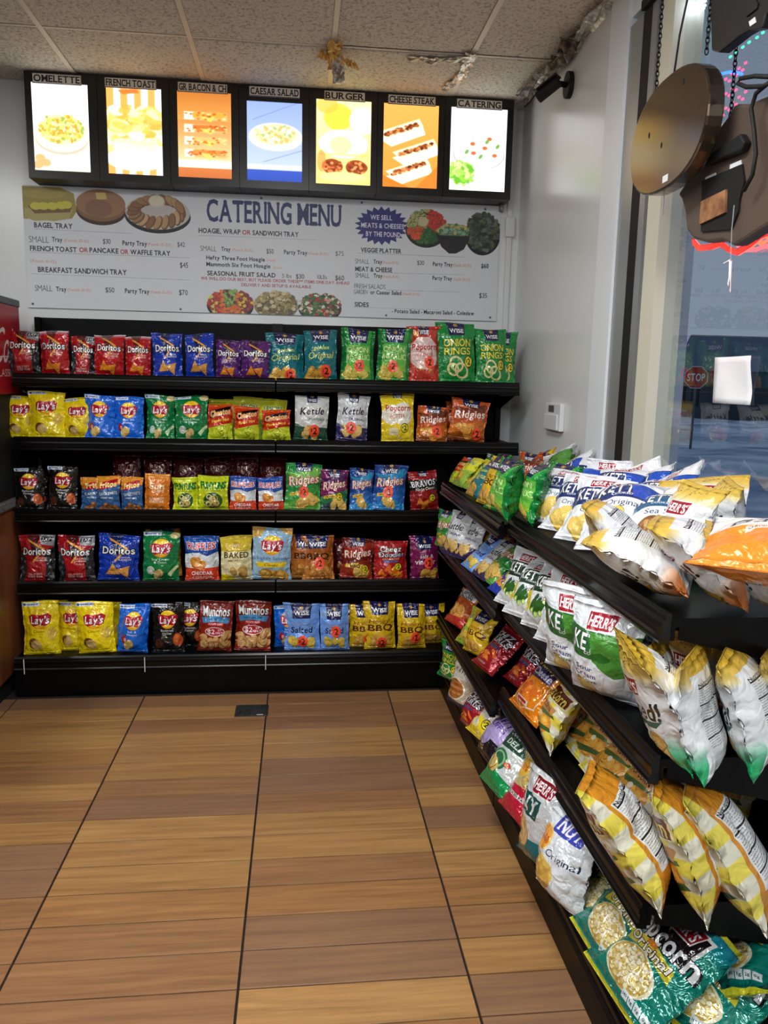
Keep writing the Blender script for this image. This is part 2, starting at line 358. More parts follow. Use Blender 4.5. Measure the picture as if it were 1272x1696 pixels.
@D('golden', '0f6e78', '0c5c64')
def _(c):
    wise(c, .22, .3, .32); c.txt('golden', .25, .78, .55, .1, 'd8e05a', w='b', sh=.25, rot=-.06); c.txt('Original', .08, .92, .75, .17, 'e8e860', w='n', sh=.25, rot=-.06); c.chips(.15, 1.1, .85, 1.35, 12, .15)
@D('oniongarlic', '2f9e3e', '3aa040')
def _(c):
    c.grad(.9, 1.15, '58b440', '9ac43a'); c.poly([(0, 0), (.15, .0), (.1, 1.42), (0, 1.42)], '0c7a34'); c.poly([(.9, 0), (1, 0), (1, 1.42), (.93, 1.42)], '0c7a34')
    c.rect(.1, .45, .93, .9, '66b848'); wise(c, .22, .3, .34); c.txt('ONION', .12, .86, .57, .13, 'e8f4b0', w='n'); c.txt('&', .1, .2, .76, .12, 'e8f4b0', w='n'); c.txt('GARLIC', .22, .92, .76, .14, 'e8f4b0', w='n'); c.chips(.15, 1.1, .85, 1.35, 10, .14, 'cfc050')
@D('pophot', 'c2382a', 'b03024')
def _(c):
    c.poly([(.05, .45), (.3, .28), (.7, .28), (.95, .45), (.95, .95), (.6, 1.1), (.25, 1.05), (.05, .9)], 'e8c8c4'); wise(c, .12, .16, .2); c.txt('Popcorn', .08, .96, .52, .15, 'b8281c', w='b', sh=.05); c.txt('HOT CHEESE', .18, .82, .72, .08, 'c8402c', w='n'); c.pop(.35, 1.0, .16, .13, 14); c.tris([(.7, 1.1, 0)], .1, 'e0a040'); c.ell(.25, .2, .08, .07, 'e8a040')
@D('popbutter', 'f6d82c', 'c8a820')
def _(c):
    c.ell(.35, 1.1, .16, .12, 'f4ecc0', 1, 0, .2); c.ell(.3, .6, .3, .3, 'f4efe0', 1, 0, .12); c.ell(.65, .6, .32, .3, 'f4efe0', 1, 0, .12); wise(c, .06, .14, .14); c.txt('Popcorn', .08, .94, .42, .17, 'c83a2c', w='b', sh=.05); c.txt('BUTTER', .22, .74, .66, .12, 'c84a3c', w='n'); two(c, .72, 1.0); c.pop(.3, .95, .12, .1, 10); c.pop(.6, 1.28, .12, .08, 10)
@D('onionrings', '128a3c', '0f7a34')
def _(c):
    wise(c, .2, .24, .3); c.txt('ONION', .08, .92, .52, .16, 'e8e040', '0a4a20', .01, serif=.008); c.txt('RINGS', .1, .9, .71, .15, 'e8e040', '0a4a20', .01, serif=.008)
    c.rect(.08, .43, .1, 1.3, '0a6a2c')
    for x, y, r in ((.45, 1.0, .22), (.6, 1.15, .22), (.35, 1.12, .18)): c.ring(x, y, r, r*.8, .06, 'd8c880', .4); c.ring(x, y, r*.97, r*.77, .02, 'f0e4b0', .4)
    two(c, .82, .95)
def wkettle(c, low, t):
    c.rect(0, 1.0, 1, 1.42, low); wise(c, .14, .16, .24); c.txt('Kettle', .12, .9, .52, .2, '15151a', w='b', sh=.25, rot=-.06); c.txt(t, .35, .92, .76, .07, low, w='b'); c.chips(.2, 1.05, .75, 1.25, 6, .16, 'e0bc70'); c.poly([(0, .9), (.25, 1.05), (0, 1.2)], low, .6)
@D('wkjal', 'd8dad6', 'b0b4b0')
def _(c): wkettle(c, '24503c', 'JALAPENO')
@D('wkorig', 'd8dade', 'b0b4b8')
def _(c): wkettle(c, '2c2458', 'ORIGINAL')
def ridg(c, acc, bg2, sub='', chipc='e8c060'):
    c.poly([(0, .95), (1, .7), (1, 1.42), (0, 1.42)], bg2); c.poly([(0, .3), (.3, .35), (.9, .1), (1, .2), (.9, .5), (.2, .6)], acc, .8); c.poly([(0, 1.25), (.6, 1.0), (1, 1.2), (1, 1.42), (0, 1.42)], acc, .5)
    wise(c, .17, .24, .2); c.txt('Ridgies', .05, .96, .52, .25, 'f8f0dc', 'b01c20', .014, sh=.15, rot=-.14); c.poly([(.08, .92), (.55, .84), (.55, .94), (.08, 1.02)], 'e8c020')
    if sub: c.txt(sub, .12, .52, .93, .05, '3a1408', rot=-.14)
    c.chips(.4, 1.02, .85, 1.25, 4, .2, chipc)
@D('ridgorange', 'c8581c', 'a04410')
def _(c): ridg(c, '5a2410', 'd8741c', 'CHEDDAR', 'f0a040')
@D('ridggreen', '1c8a3c', '14702c')
def _(c): ridg(c, '8cc850', '3c9c40', 'SOUR CREAM')
@D('ridgpurple', '7a1c5c', '5c1444')
def _(c): ridg(c, '3a1050', '2c7a4c', 'ONION'); two(c, .72, .92)
@D('ridgblue', '1c4a94', '143a7a')
def _(c): ridg(c, '30a8d8', '2868b8', 'ORIGINAL')
@D('ridgbbq', '6c1c14', '541410')
def _(c):
    ridg(c, 'b0301c', '8c2c18'); c.rect(.1, .9, .75, 1.03, 'e8c060'); c.txt('BBQ', .25, .62, .965, .1, '3a1408', serif=.01); two(c, .8, 1.05)
@D('bravos', '941a1c', '7c1416')
def _(c):
    wise(c, .1, .16, .16); c.rect(0, .32, 1, .7, '12121a'); c.txt('BRAVOS', .04, .96, .45, .2, 'f8f8f8', rot=-.08); c.txt('Nacho Cheese', .15, .95, .64, .1, 'f8f0e0', sh=.2, rot=-.08); c.tris([(.3, 1.1, .4), (.55, 1.15, 1.2), (.75, 1.05, .2), (.45, 1.25, 2)], .16); two(c, .8, .98)
@D('wbbq', 'a4581c', '8a4816')
def _(c):
    c.grad(.5, 1.42, 'a4581c', 'd0863a'); wise(c, .24, .34, .34, True); c.txt('BBQ', .1, .9, .66, .18, '3c1a0a', serif=.02); c.chips(.15, 1.0, .85, 1.3, 10, .17, 'c8803a', '8a4a18')
@D('doodles', 'b01c20', '94161a')
def _(c):
    c.txt('Cheez', .15, .85, .3, .18, 'f4f4f0', '14141c', .014, sh=.1); c.txt('Doodles', .1, .95, .5, .17, 'd8dce8', '14141c', .014, sh=.1); c.txt('CRUNCHY', .2, .8, .66, .06, 'f8e0c0'); c.rect(.25, .72, .75, .78, '3a6ab8')
    for i in range(14): c.ell(c.r.uniform(.1, .9), c.r.uniform(.95, 1.35), .12, .05, c.r.choice(['f0861c', 'e86c10', 'f8a030']), 1, c.r.uniform(0, 3), .2)
    two(c, .74, .95)
@D('doodblue', '1c40b0', '163490')
def _(c):
    c.txt('Cheez', .12, .88, .36, .22, 'f4f4f0', '101830', .016, sh=.1); c.txt('Doodles', .08, .95, .6, .18, 'f8f8f8', '101830', .014, sh=.1); c.ell(.5, .78, .2, .06, 'e8681c')
    for i in range(9): c.ell(c.r.uniform(.15, .85), c.r.uniform(1.0, 1.2), .12, .05, c.r.choice(['f0861c', 'f8a030']), 1, c.r.uniform(0, 3), .2)
@D('wvinegar', '7a1450', '641042')
def _(c):
    wise(c, .3, .3, .3); c.txt('salt &', .3, .85, .66, .12, 'e8d4dc', serif=.008); c.txt('vinegar', .1, .95, .84, .15, 'f0e0e4', serif=.008); c.chips(.3, 1.12, .9, 1.32, 9, .15)
@D('wlight', '74a4f0', '5c86c8')
def _(c):
    wise(c, .26, .3, .4, True); c.txt('lightly', .22, .8, .62, .1, '7c8cb0', w='n'); c.txt('Salted', .15, .85, .8, .17, '1c2450', w='b', sh=.1); c.chips(.15, 1.08, .85, 1.25, 12, .13, 'e8cc50', 'a88a24'); c.ell(.1, .32, .1, .12, '90b8e8')
@D('honeybbq', 'e0b81c', 'b0901c')
def _(c):
    wise(c, .22, .3, .34, True); c.txt('Honey', .1, .85, .58, .13, '8a3c14', w='n', sh=.3); c.txt('BBQ', .06, .96, .77, .17, '5a2410', serif=.016); c.chips(.15, 1.08, .85, 1.28, 10, .15, 'd8a440')
def herr(c, x0, x1, y, r=0.):
    w_ = x1-x0; c.poly([(x0, y-.11), (x1, y-.13), (x1-.02, y+.10), (x0+.03, y+.13)], 'f4f0ec'); c.poly([(x0+.015, y-.095), (x1-.012, y-.112), (x1-.032, y+.085), (x0+.042, y+.112)], '98182a'); c.txt("HERR'S", x0+.05, x1-.04, y, .12*min(1, w_/.4), 'ffffff', serif=.006)
def hk(c, col, t, extra):
    c.rect(.0, .34, 1, .72, col); herr(c, .28, .72, .22); c.txt('KETTLE', .1, .95, .5, .22, 'f8f8f8', '10181c', .008); c.txt('COOKED', .35, .7, .64, .04, 'e8e8e8'); extra(c); c.txt(t, .3, .86, .82, .1, '2c3c5c', w='n')
@D('hkblue', 'e4e7ec', 'd0d4dc', .38, 384)
def _(c): hk(c, '24346c', 'Original', lambda c: (c.poly([(.6, .36), (1, .36), (1, .68), (.72, .68)], '2050b8'), c.chips(.2, 1.0, .55, 1.2, 4, .19, 'e4c464', 'b8943c')))
@D('hkcyan', 'e4e7ec', 'd0d4dc', .38)
def _(c): hk(c, '2c5c84', 'Sea Salt', lambda c: (c.poly([(.62, .3), (1, .3), (1, .72), (.72, .72)], '28a0d0'), c.chips(.2, 1.05, .5, 1.2, 3, .2, '8a5a30', '5a3818')))
@D('hkgreen', 'dfe4e8', 'ccd2d6', .38, 384)
def _(c):
    def e(c): c.poly([(.4, .36), (1, .36), (1, .9), (.8, .95), (.5, .75)], '4a8c34'); c.ell(.6, .68, .16, .06, '2c6424'); c.chips(.25, 1.15, .4, 1.25, 2, .15, 'd8c470')
    hk(c, '2c6430', '', e); c.ell(.35, .95, .22, .15, 'f4f6f8'); c.txt('Sour', .2, .5, .88, .07, '2c4c8c'); c.txt('Cream', .18, .55, .98, .07, '2c4c8c'); c.txt('& Chive', .2, .55, 1.07, .05, '2c6430')
@D('hkjal', 'e0e4e6', 'ccd2d6', .38, 384)
def _(c):
    def e(c):
        c.poly([(0, .7), (.12, .66), (.22, 1.1), (.0, 1.15)], 'd8c43c')
        for x, y in ((.3, .95), (.42, 1.02), (.55, .98)): c.ell(x, y, .07, .2, '2c5c24', 1, .3); c.ell(x-.01, y+.16, .055, .055, 'a8cc5c'); c.ell(x-.01, y+.16, .03, .03, 'd8ecA0')
        c.ell(.68, .86, .16, .09, 'f0ecc0')
    hk(c, '1c3828', 'Jalapeno', e)
@D('hkorange', 'e0e4e6', 'ccd2d6', .38)
def _(c): hk(c, 'd8b82c', 'Habanero', lambda c: (c.ell(.45, .98, .2, .16, 'e8741c', 1, 0, .2), c.ell(.5, 1.08, .16, .12, 'f09030', 1, 0, .2)))
def gold(c, low):
    c.rect(0, 0, 1, 1.42, 'e6e8ea'); c.grad(.0, .2, 'd0ac3c', 'dcbc58'); c.grad(.2, .36, 'dcbc58', 'e6e8ea')
    for i in range(14): c.ell(.5+c.r.uniform(-.3, .3), .14+c.r.uniform(-.05, .05), .012, .008, '5a4a1c', n=8)
    herr(c, .3, .78, .42); H = c.a.shape[0]; k = int(.9*c.W); t = np.clip(np.linspace(-.3, 1.5, H-k), 0, 1)[:, None, None]; c.a[k:] = c.a[k:]*(1-t)+srgb(low)*t
@D('popped', 'e6e8ea', 'e0e4e6', .42, 384)
def _(c): gold(c, '18a060'); c.txt('Popped!', .12, .92, .70, .22, '15181a', w='b', sh=.2); c.poly([(.35, .86), (.9, .82), (.82, .9), (.4, .92)], '2c5c50'); c.chips(.25, 1.05, .8, 1.22, 6, .14, 'c8a864', '8a7038')
@D('ripple', 'e6e8ea', 'e0e4e6', .42, 384)
def _(c): gold(c, 'e88a48'); c.txt('Baked!', .14, .9, .70, .22, '15181a', w='b', sh=.2); c.chips(.2, 1.0, .8, 1.2, 6, .16, 'c89a3c', '8a6a20')
@D('bakedorange', 'ee8a2c', 'e8842a', .42, 384)
def _(c): c.grad(0, .5, 'f0ecea', 'ece4dc'); c.poly([(0, .5), (.4, .62), (1, .46), (1, .3), (0, .3)], 'ece4dc'); herr(c, .3, .75, .2); c.txt('Baked', .14, .9, .42, .17, '3a3c40', w='n', sh=.25); c.rect(.25, .6, .85, .7, 'f4e8d8'); c.txt('CHEDDAR & SOUR CREAM', .27, .83, .65, .045, '8a4a1c')
@D('corn', 'dcd9c4', 'c88424', .42, 384)
def _(c):
    for i in range(6):
        for j in range(8):
            if (i+j) % 2: c.rect(i/6, j*.18, (i+1)/6, (j+1)*.18, 'e0d050')
    c.ell(.5, .98, .42, .3, 'd8943c', 1, 0, .1); c.chips(.25, .85, .75, 1.15, 9, .12, 'f0b040', 'b06a20'); c.pop(.3, .95, .16, .14, 20, ('f0c050', 'e8a830')); c.poly([(.1, .85), (.9, .75), (.92, .8), (.3, .93)], '4c6a34'); c.poly([(.2, 1.2), (.9, 1.0), (.95, 1.06), (.4, 1.26)], '3c5c2c')
    c.ell(.5, .92, .06, .05, 'f4f0d8'); c.poly([(.1, .62), (.9, .62), (.85, .78), (.15, .78)], 'c08a4c'); c.txt('POPCORN', .22, .78, .7, .09, '3a1c10')
    c.poly([(.02, .3), (.98, .24), (.98, .52), (.02, .58)], 'f0e8c0'); c.poly([(.04, .32), (.96, .26), (.96, .50), (.04, .56)], '6c2418'); c.txt("Texas Corn", .07, .93, .41, .2, 'f0d050', '1c0c08', .01, rot=-.06); herr(c, .3, .7, .14)
@D('tealpop', '0c7c6c', '0c7460', .25, 512)
def _(c):
    c.rect(0, 1.3, 1, 1.36, '0a6a60'); c.rect(0, 1.37, 1, 1.42, 'c8c82c'); c.rect(0, 0, 1, .05, 'c8c82c'); c.grad(.05, .35, '1484a0', '0c7c6c')
    c.poly([(.14, .22), (.86, .14), (.88, .62), (.14, .66)], 'dfe4e0'); c.poly([(.17, .25), (.83, .18), (.85, .6), (.17, .63)], '1c1418'); herr(c, .34, .78, .27)
    c.txt('popcorn', .06, .96, .52, .24, 'e4e8e8', '15181c', .012, arc=-.12)
    c.poly([(.15, .72), (.5, .64), (.85, .70), (.88, .84), (.5, .78), (.13, .86)], 'd8c838'); c.txt('Original', .2, .82, .745, .1, 'f4f0e0', '3a3010', .008, arc=-.2); c.ell(.5, .67, .08, .035, 'd8801c')
    for k in (0, 1): c.ell(.5, 1.04, .34-.02*k, .24-.02*k, ('f0ecc8', 'c8a850')[k], 1, 0, .08)
    c.pop(.5, 1.04, .29, .19, 260)
    for k in range(4): c.rect(.62+.085*k, 1.22, .695+.085*k, 1.31, 'dfe6e8'); c.txt(['140', '1g', '2g', '0g'][k], .635+.085*k, .68+.085*k, 1.265, .028, '20504c')
@D('curls', 'a41c28', '8c1620', .25)
def _(c):
    c.rect(.05, .22, .95, .62, '14161c', .6); c.txt('CHIZ', .14, .88, .32, .18, 'e8ecf0', '101014', .014, sh=.1); c.txt('CURLS', .14, .92, .52, .17, 'd8e0e8', '101014', .014, sh=.1); c.rect(.3, .7, .75, .77, '3a5a9a')
    for i in range(8): c.ell(.5+c.r.uniform(-.25, .25), 1.0+c.r.uniform(-.13, .13), .15, .045, c.r.choice(['f0761c', 'f8963c', 'e0601c']), 1, c.r.uniform(0, 3), .15)
    c.txt('CRUNCHY', .3, .7, 1.28, .05, 'f0d8c0')
@D('ribs', 'ee8a14', 'e07c10', .25, 384)
def _(c):
    c.poly([(.12, .0), (.88, .0), (.88, 1.2), (.5, 1.34), (.12, 1.2)], 'f8e8d0'); c.poly([(.135, .0), (.865, .0), (.865, 1.18), (.5, 1.32), (.135, 1.18)], 'ee8a14')
    c.poly([(.18, .2), (.84, .15), (.84, .62), (.18, .66)], '2c2450'); c.txt('Honey', .22, .8, .3, .15, 'f0d83c', '2c2450', .016); c.txt('Cheese', .2, .82, .5, .16, 'f4f2fa', '4a3c8c', .014)
    for i in range(16): c.ell(.5+c.r.uniform(-.24, .24), .92+c.r.uniform(-.14, .14), .09, .06, c.r.choice(['e8761c', 'f09434', 'd8601a']), 1, c.r.uniform(0, 3), .2)
    c.rect(.3, 1.14, .7, 1.24, 'e8e8e8'); c.rect(.34, 1.16, .66, 1.22, 'c02c24')
@D('puffs', 'b8a4dc', '9c8cc0', .3)
def _(c):
    c.rect(0, .9, 1, 1.42, '18161c'); c.ell(.4, .95, .3, .2, 'a898cc', 1, 0, .15); c.txt('PARTY', .15, .9, .32, .15, '3c2c6c'); c.txt('PUFFS', .15, .9, .52, .14, '5a489c'); c.pop(.4, 1.2, .14, .1, 16)
@D('dip', 'dde4e4', '0c8c4c', .22)
def _(c):
    c.poly([(0, 1.05), (.4, .98), (1, 1.1), (1, 1.42), (0, 1.42)], '129a54'); c.poly([(.1, .05), (.95, .0), (.95, .5), (.1, .55)], '1c4c3c'); c.txt('CORNER', .16, .9, .18, .14, 'e8f0e8', serif=.008); c.txt('DELI', .3, .8, .38, .12, 'e8f0e8', serif=.008)
    c.ell(.45, .8, .28, .22, '2c7c4c'); c.ring(.45, .8, .22, .17, .05, 'a8d0a0'); c.chips(.3, .85, .6, 1.0, 3, .17, 'e4cc7c'); c.ell(.75, .8, .08, .06, 'c86c4c')
@D('redchip', 'c8203c', 'a81830', .22)
def _(c):
    c.poly([(0, 0), (1, 0), (1, .7), (0, .8)], 'd8c888'); c.ell(.35, .35, .2, .2, 'f0c040'); c.txt('50%', .22, .48, .35, .13, 'd0401c'); c.chips(.55, .4, .85, .6, 4, .17, 'e0cc7c'); c.rect(.1, .92, .9, 1.0, 'e8e4e4'); c.txt('REDUCED FAT', .13, .87, .96, .05, '3a2020')
@D('tealkettle', 'd8dde0', '0c6068', .24, 384)
def _(c):
    herr(c, .25, .75, .16); c.rect(.05, .32, .6, .62, '10504c'); c.txt('NY', .1, .55, .47, .22, 'e8f0f0', serif=.01); c.poly([(0, .98), (1, .9), (1, 1.42), (0, 1.42)], '0e6c74'); c.chips(.25, .82, .45, .95, 2, .2, 'e0b880', 'a87c44')
@D('original', 'dfe4ea', 'c8d0d8', .3, 384)
def _(c):
    c.rect(.3, 0, .85, .26, '3c48b0'); c.txt('NUT', .35, .8, .13, .16, 'f4f4fa', serif=.012); c.ell(.22, .42, .19, .2, 'f0c860'); c.ell(.22, .42, .17, .18, 'e8a040'); c.txt('$0.50', .08, .36, .42, .12, 'c83c20'); c.txt('Original', .42, .95, .56, .11, '20304a', w='n'); c.ell(.4, .85, .26, .2, 'e0bc60', 1, .3, .1); c.ell(.42, .98, .2, .2, 'd4a84c', 1, .3, .1); c.rect(.2, 1.2, .5, 1.28, '30343c')
@D('wavy', 'c85a1c', 'a84814', .28)
def _(c):
    c.rect(.05, .05, .95, .35, 'd8dcdc'); c.txt('RUFFLED', .08, .92, .15, .13, '15181c', rot=-.06); c.txt('BACON', .15, .85, .3, .1, '15181c', rot=-.06); c.chips(.2, .6, .8, 1.1, 8, .2, 'e8a850', 'b8702c'); c.poly([(0, 1.2), (1, 1.05), (1, 1.42), (0, 1.42)], 'c83020')
@D('chipoval', 'b8a890', '9a8c78', .3)
def _(c):
    c.rect(0, 0, 1, .5, 'c8c0b4'); c.txt('WAVY', .2, .8, .25, .14, '4a3c34'); c.ell(.5, .85, .4, .36, 'e8e0d0'); c.ell(.5, .85, .36, .32, 'b06a34')
    for k in range(5): c.line(.2, .65+.09*k, .8, .6+.09*k, .03, ('d8904c', '8a4a20')[k % 2])
    c.rect(0, 1.25, 1, 1.42, '1c2450')
@D('darkred', '4a1014', '400c10', .25)
def _(c): c.txt('BBQ', .2, .8, .4, .15, '8c6c5c'); c.chips(.2, .9, .8, 1.2, 7, .14, '8a4c24', '4a2010')
@D('limechip', 'dfe03a', 'd0cc28', .28)
def _(c): c.poly([(0, .7), (.6, .8), (1, .65), (1, 1.42), (0, 1.42)], '94b83c'); c.txt('LEMON', .15, .85, .35, .16, '2c7c3c', 'f8f8e0', .008); c.chips(.2, .85, .8, 1.2, 9, .15, 'e8b83c')
BACKS = {}
def back_img(col, herrs):
    k = (col, herrs)
    if k in BACKS: return BACKS[k]
    c = Cv(160 if not herrs else 320, BA, col, 5)
    if herrs == 2:      # nutrition text along the centre seam of the white bags
        c.grad(0, .2, 'c8a030', 'd8b44c')
    c.rect(.06, .3, .94, 1.12, 'dfe1e2' if herrs else 'c4c8c8'); 
    for q in range(26):
        y = .36+q*.028
        if q % 7 == 0: c.rect(.08, y-.006, .92, y+.012, '16181a')
        else: c.txt(''.join(c.r.choice('aeinorstlcd  ') for _ in range(22)), .09, c.r.uniform(.6, .91), y, .015, '2c2e30', w='n')
    c.txt('Nutrition Facts', .09, .9, .33, .04, '101214')
    c.rect(.55, 1.16, .8, 1.28, 'e8e8e8')
    for q in range(14): c.rect(.57+q*.016, 1.17, .57+q*.016+c.r.choice([.004, .009]), 1.26, '16181a')
    BACKS[k] = c.done('back_print'); return BACKS[k]
def film_mat(name, img, rough, foil=.0):
    m = bpy.data.materials.new(name); m.use_nodes = True; N = m.node_tree.nodes; L = m.node_tree.links; b = N['Principled BSDF']
    t = N.new('ShaderNodeTexImage'); t.image = img; t.extension = 'EXTEND'; L.new(t.outputs[0], b.inputs['Base Color'])
    b.inputs['Roughness'].default_value = rough*.55; b.inputs['Specular IOR Level'].default_value = .5; b.inputs['Metallic'].default_value = foil
    b.inputs['Coat Weight'].default_value = (.5 if rough < .36 else .2); b.inputs['Coat Roughness'].default_value = .05
    co = N.new('ShaderNodeTexCoord'); n = N.new('ShaderNodeTexNoise'); n.inputs['Scale'].default_value = 26; n.inputs['Detail'].default_value = 2; n.inputs['Distortion'].default_value = 1.2
    v = N.new('ShaderNodeTexVoronoi'); v.feature = 'DISTANCE_TO_EDGE'; v.inputs['Scale'].default_value = 22
    ad = N.new('ShaderNodeMath'); ad.operation = 'MULTIPLY_ADD'; ad.inputs[1].default_value = .55
    bp = N.new('ShaderNodeBump'); bp.inputs['Strength'].default_value = .9; bp.inputs['Distance'].default_value = (.012 if rough < .36 else .008)
    if rough < .36: L.new(bp.outputs[0], b.inputs['Coat Normal'])
    L.new(co.outputs['Object'], n.inputs['Vector']); L.new(co.outputs['Object'], v.inputs['Vector'])
    L.new(v.outputs['Distance'], ad.inputs[0]); L.new(n.outputs['Fac'], ad.inputs[2]); L.new(ad.outputs[0], bp.inputs['Height']); L.new(bp.outputs[0], b.inputs['Normal'])
    return m
MATS = {}
def bag_mats(d):
    if d not in MATS:
        fn, col, back, rough, W = DES[d]
        c = Cv(W, BA, col, sum(map(ord, d))); fn(c)
        hb = 0
        if d in ('popped', 'ripple'): hb = 2
        elif d == 'corn': hb = 3
        elif d.startswith('hk') or d == 'bakedorange': hb = 1
        foil = .25 if rough <= .25 else .06
        MATS[d] = [film_mat('printed_film', c.done('print'), rough, foil), film_mat('printed_film_back', back_img(back, hb), rough, foil)]
    return MATS[d]

def sticker_img():
    c = Cv(128, 1, 'ff5030', 1); c.txt('$', .17, .31, .46, .24, '15100e'); c.txt('2', .38, .76, .5, .5, '15100e'); return c.done('sticker_print')
M_ST = film_mat('sticker_paper', sticker_img(), .7)
M_ST.node_tree.nodes['Principled BSDF'].inputs['Emission Strength'].default_value = 0

# ------------------------------------------------------------------ bag geometry
class Bag:
    def __init__(s, w, h, t, seed, flop=0., puff=1.):
        r = s.r = np.random.RandomState(seed); s.w, s.h, s.t, s.flop = w, h, t, flop
        s.k = r.uniform(5, 9, 4); s.p = r.uniform(0, 6.28, 8); s.tw = r.uniform(-.05, .05)
        s.cr = [(r.uniform(-.8, .8), r.uniform(.08, .92), r.uniform(0, math.pi), r.uniform(.1, .28), r.uniform(.6, 1.3), r.choice([-1, 1])) for _ in range(22)]
        s.bend = r.uniform(-.012, .012); s.lf = r.uniform(-.6, .6)
    def S(s, u, v, side):
        w, h, t = s.w, s.h, s.t
        vb = np.clip(v/.30, 0, 1); vt = np.clip((1-v)/.42, 0, 1)
        e = (1-(1-vb)**2.3)*(1-(1-vt)**2.0)
        prof = np.clip(1-np.abs(u)**2.5, 0, 1)**.75
        x = u*w/2*(1-.19*e*(.4+.6*prof**.3)+.02*np.sin(v*s.k[3]*1.7+s.p[6])) + s.tw*w*(v-.5)*.4
        z = h*v + h*(.03*s.lf*u - .012*np.cos(u*2.4+s.p[0]))*np.clip((v-.75)/.25, 0, 1)
        y = -side*t/2*e*prof
        # gathers at the seals, puckers on the side edges
        g = min(t, .055)*.07*(np.sin(s.k[0]*u*2.2+s.p[1]+side)*np.exp(-(1-v)/.10) + np.sin(s.k[1]*u*2.4+s.p[2]-side)*np.exp(-v/.08))*e**.4
        q = min(t, .05)*.045*(np.sin(s.k[2]*v*4+s.p[3]+side*2)+.8*np.sin(s.k[1]*v*7.3+s.p[4]*side+u*3))*np.exp(-(1-np.abs(u))/.22)*e
        f = 0
        for (cu, cv, a, L_, A_, sd) in s.cr:
            if sd*side < 0 and sd != side: continue
            du = (u-cu)*w/2/h; dv = v-cv; al = du*math.cos(a)+dv*math.sin(a); ac = -du*math.sin(a)+dv*math.cos(a)
            f = f + A_*np.exp(-np.abs(ac)/.022)*np.exp(-(al/L_)**2*2.5)
        y = y - side*(g+q)*1.5 + side*t*.085*f*e**.6
        # overall bend, top flop
        y = y + s.bend*np.sin(v*3.1)*2 + s.flop*h*np.clip((v-.72)/.28, 0, 1)**1.6*(1+.25*s.lf*u)
        z = z - abs(s.flop)*h*.5*np.clip((v-.75)/.25, 0, 1)**2
        return np.stack([x, y, z], -1)
NU, NV = 18, 26
def make_bag(d, w, h, t, seed, flop=0., sticker=None, seals=True):
    root = empty('chip_bag'); B = Bag(w, h, t, seed, flop); mts = bag_mats(d)
    def sheet(name, v0, v1, nv, mm, ridge=0.):
        us = np.linspace(-1, 1, NU+1); vs = np.linspace(v0, v1, nv+1); U, V = np.meshgrid(us, vs)
        V_, F_, UV, MI = [], [], [], []
        for si, side in enumerate((1, -1)):
            P = B.S(U, V, side)
            P[..., 1] -= side*(.0006 + ridge*np.sin(np.arange(nv+1)*math.pi)[:, None])
            if ridge: P[..., 1] += ridge*((np.arange(nv+1) % 2)[:, None]-.5) - 0
            b = len(V_); V_ += P.reshape(-1, 3).tolist()
            n = NU+1; b0 = (2 if d in ('popped', 'ripple', 'corn') else 5); b1 = NU-b0
            for i in range(nv):
                for j in range(NU):
                    q = (b+i*n+j, b+i*n+j+1, b+(i+1)*n+j+1, b+(i+1)*n+j); cn = [(j, i), (j+1, i), (j+1, i+1), (j, i+1)]
                    if side > 0: F_.append(q); MI.append(0); UV += [(c_[0]/NU, vs[c_[1]]) for c_ in cn]
                    else:
                        F_.append(q[::-1]); cn = cn[::-1]
                        if b0 <= j < b1: MI.append(1); UV += [(1-(c_[0]-b0)/(b1-b0), vs[c_[1]]) for c_ in cn]
                        else: MI.append(0); UV += [(c_[0]/NU*.12 if j < b0 else 1-(1-c_[0]/NU)*.12, vs[c_[1]]) for c_ in cn]
        N1 = (NU+1)*(nv+1); n = NU+1
        for i in range(nv):
            for j, fl in ((0, 1), (NU, 0)):
                q = (i*n+j, (i+1)*n+j, N1+(i+1)*n+j, N1+i*n+j); F_.append(q if fl == 0 else q[::-1]); MI.append(0); UV += [(.01 if j == 0 else .99, vs[i])]*4
        for i, fl in ((0, 1), (nv, 0)):
            for j in range(NU):
                q = (i*n+j, i*n+j+1, N1+i*n+j+1, N1+i*n+j); F_.append(q if fl == 1 else q[::-1]); MI.append(0); UV += [((j+.5)/NU, vs[i])]*4
        return mesh_obj(name, V_, F_, mm, root, True, UV, MI, True)
    sheet('pouch', .035, .955, NV, mts)
    if seals:
        sheet('top_seal', .955, 1., 6, mts, .0008); sheet('bottom_seal', 0., .035, 4, mts, .0008)
    if sticker:
        su, sv = sticker; R = .030; V_ = []; F_ = []; UV = []; nr, na = 4, 20
        for i in range(nr+1):
            for j in range(na):
                a = 2*math.pi*j/na; rr = R*i/nr; u = su+rr*math.cos(a)/(w/2); v = sv+rr*math.sin(a)/h
                p = B.S(np.array(u), np.array(v), 1); V_.append((p[0], p[1]-.0022, p[2])); UV.append((.5+.5*i/nr*math.cos(a), .5+.5*i/nr*math.sin(a)))
        for i in range(nr):
            for j in range(na):
                a, b_ = i*na+j, i*na+(j+1) % na; F_.append((a, b_, b_+na, a+na)[::1] if i else (a, b_+na, a+na))
        mesh_obj('price_sticker', V_, F_, M_ST, root, True, UV)['label'] = 'round red-orange $2 price sticker'
    return root

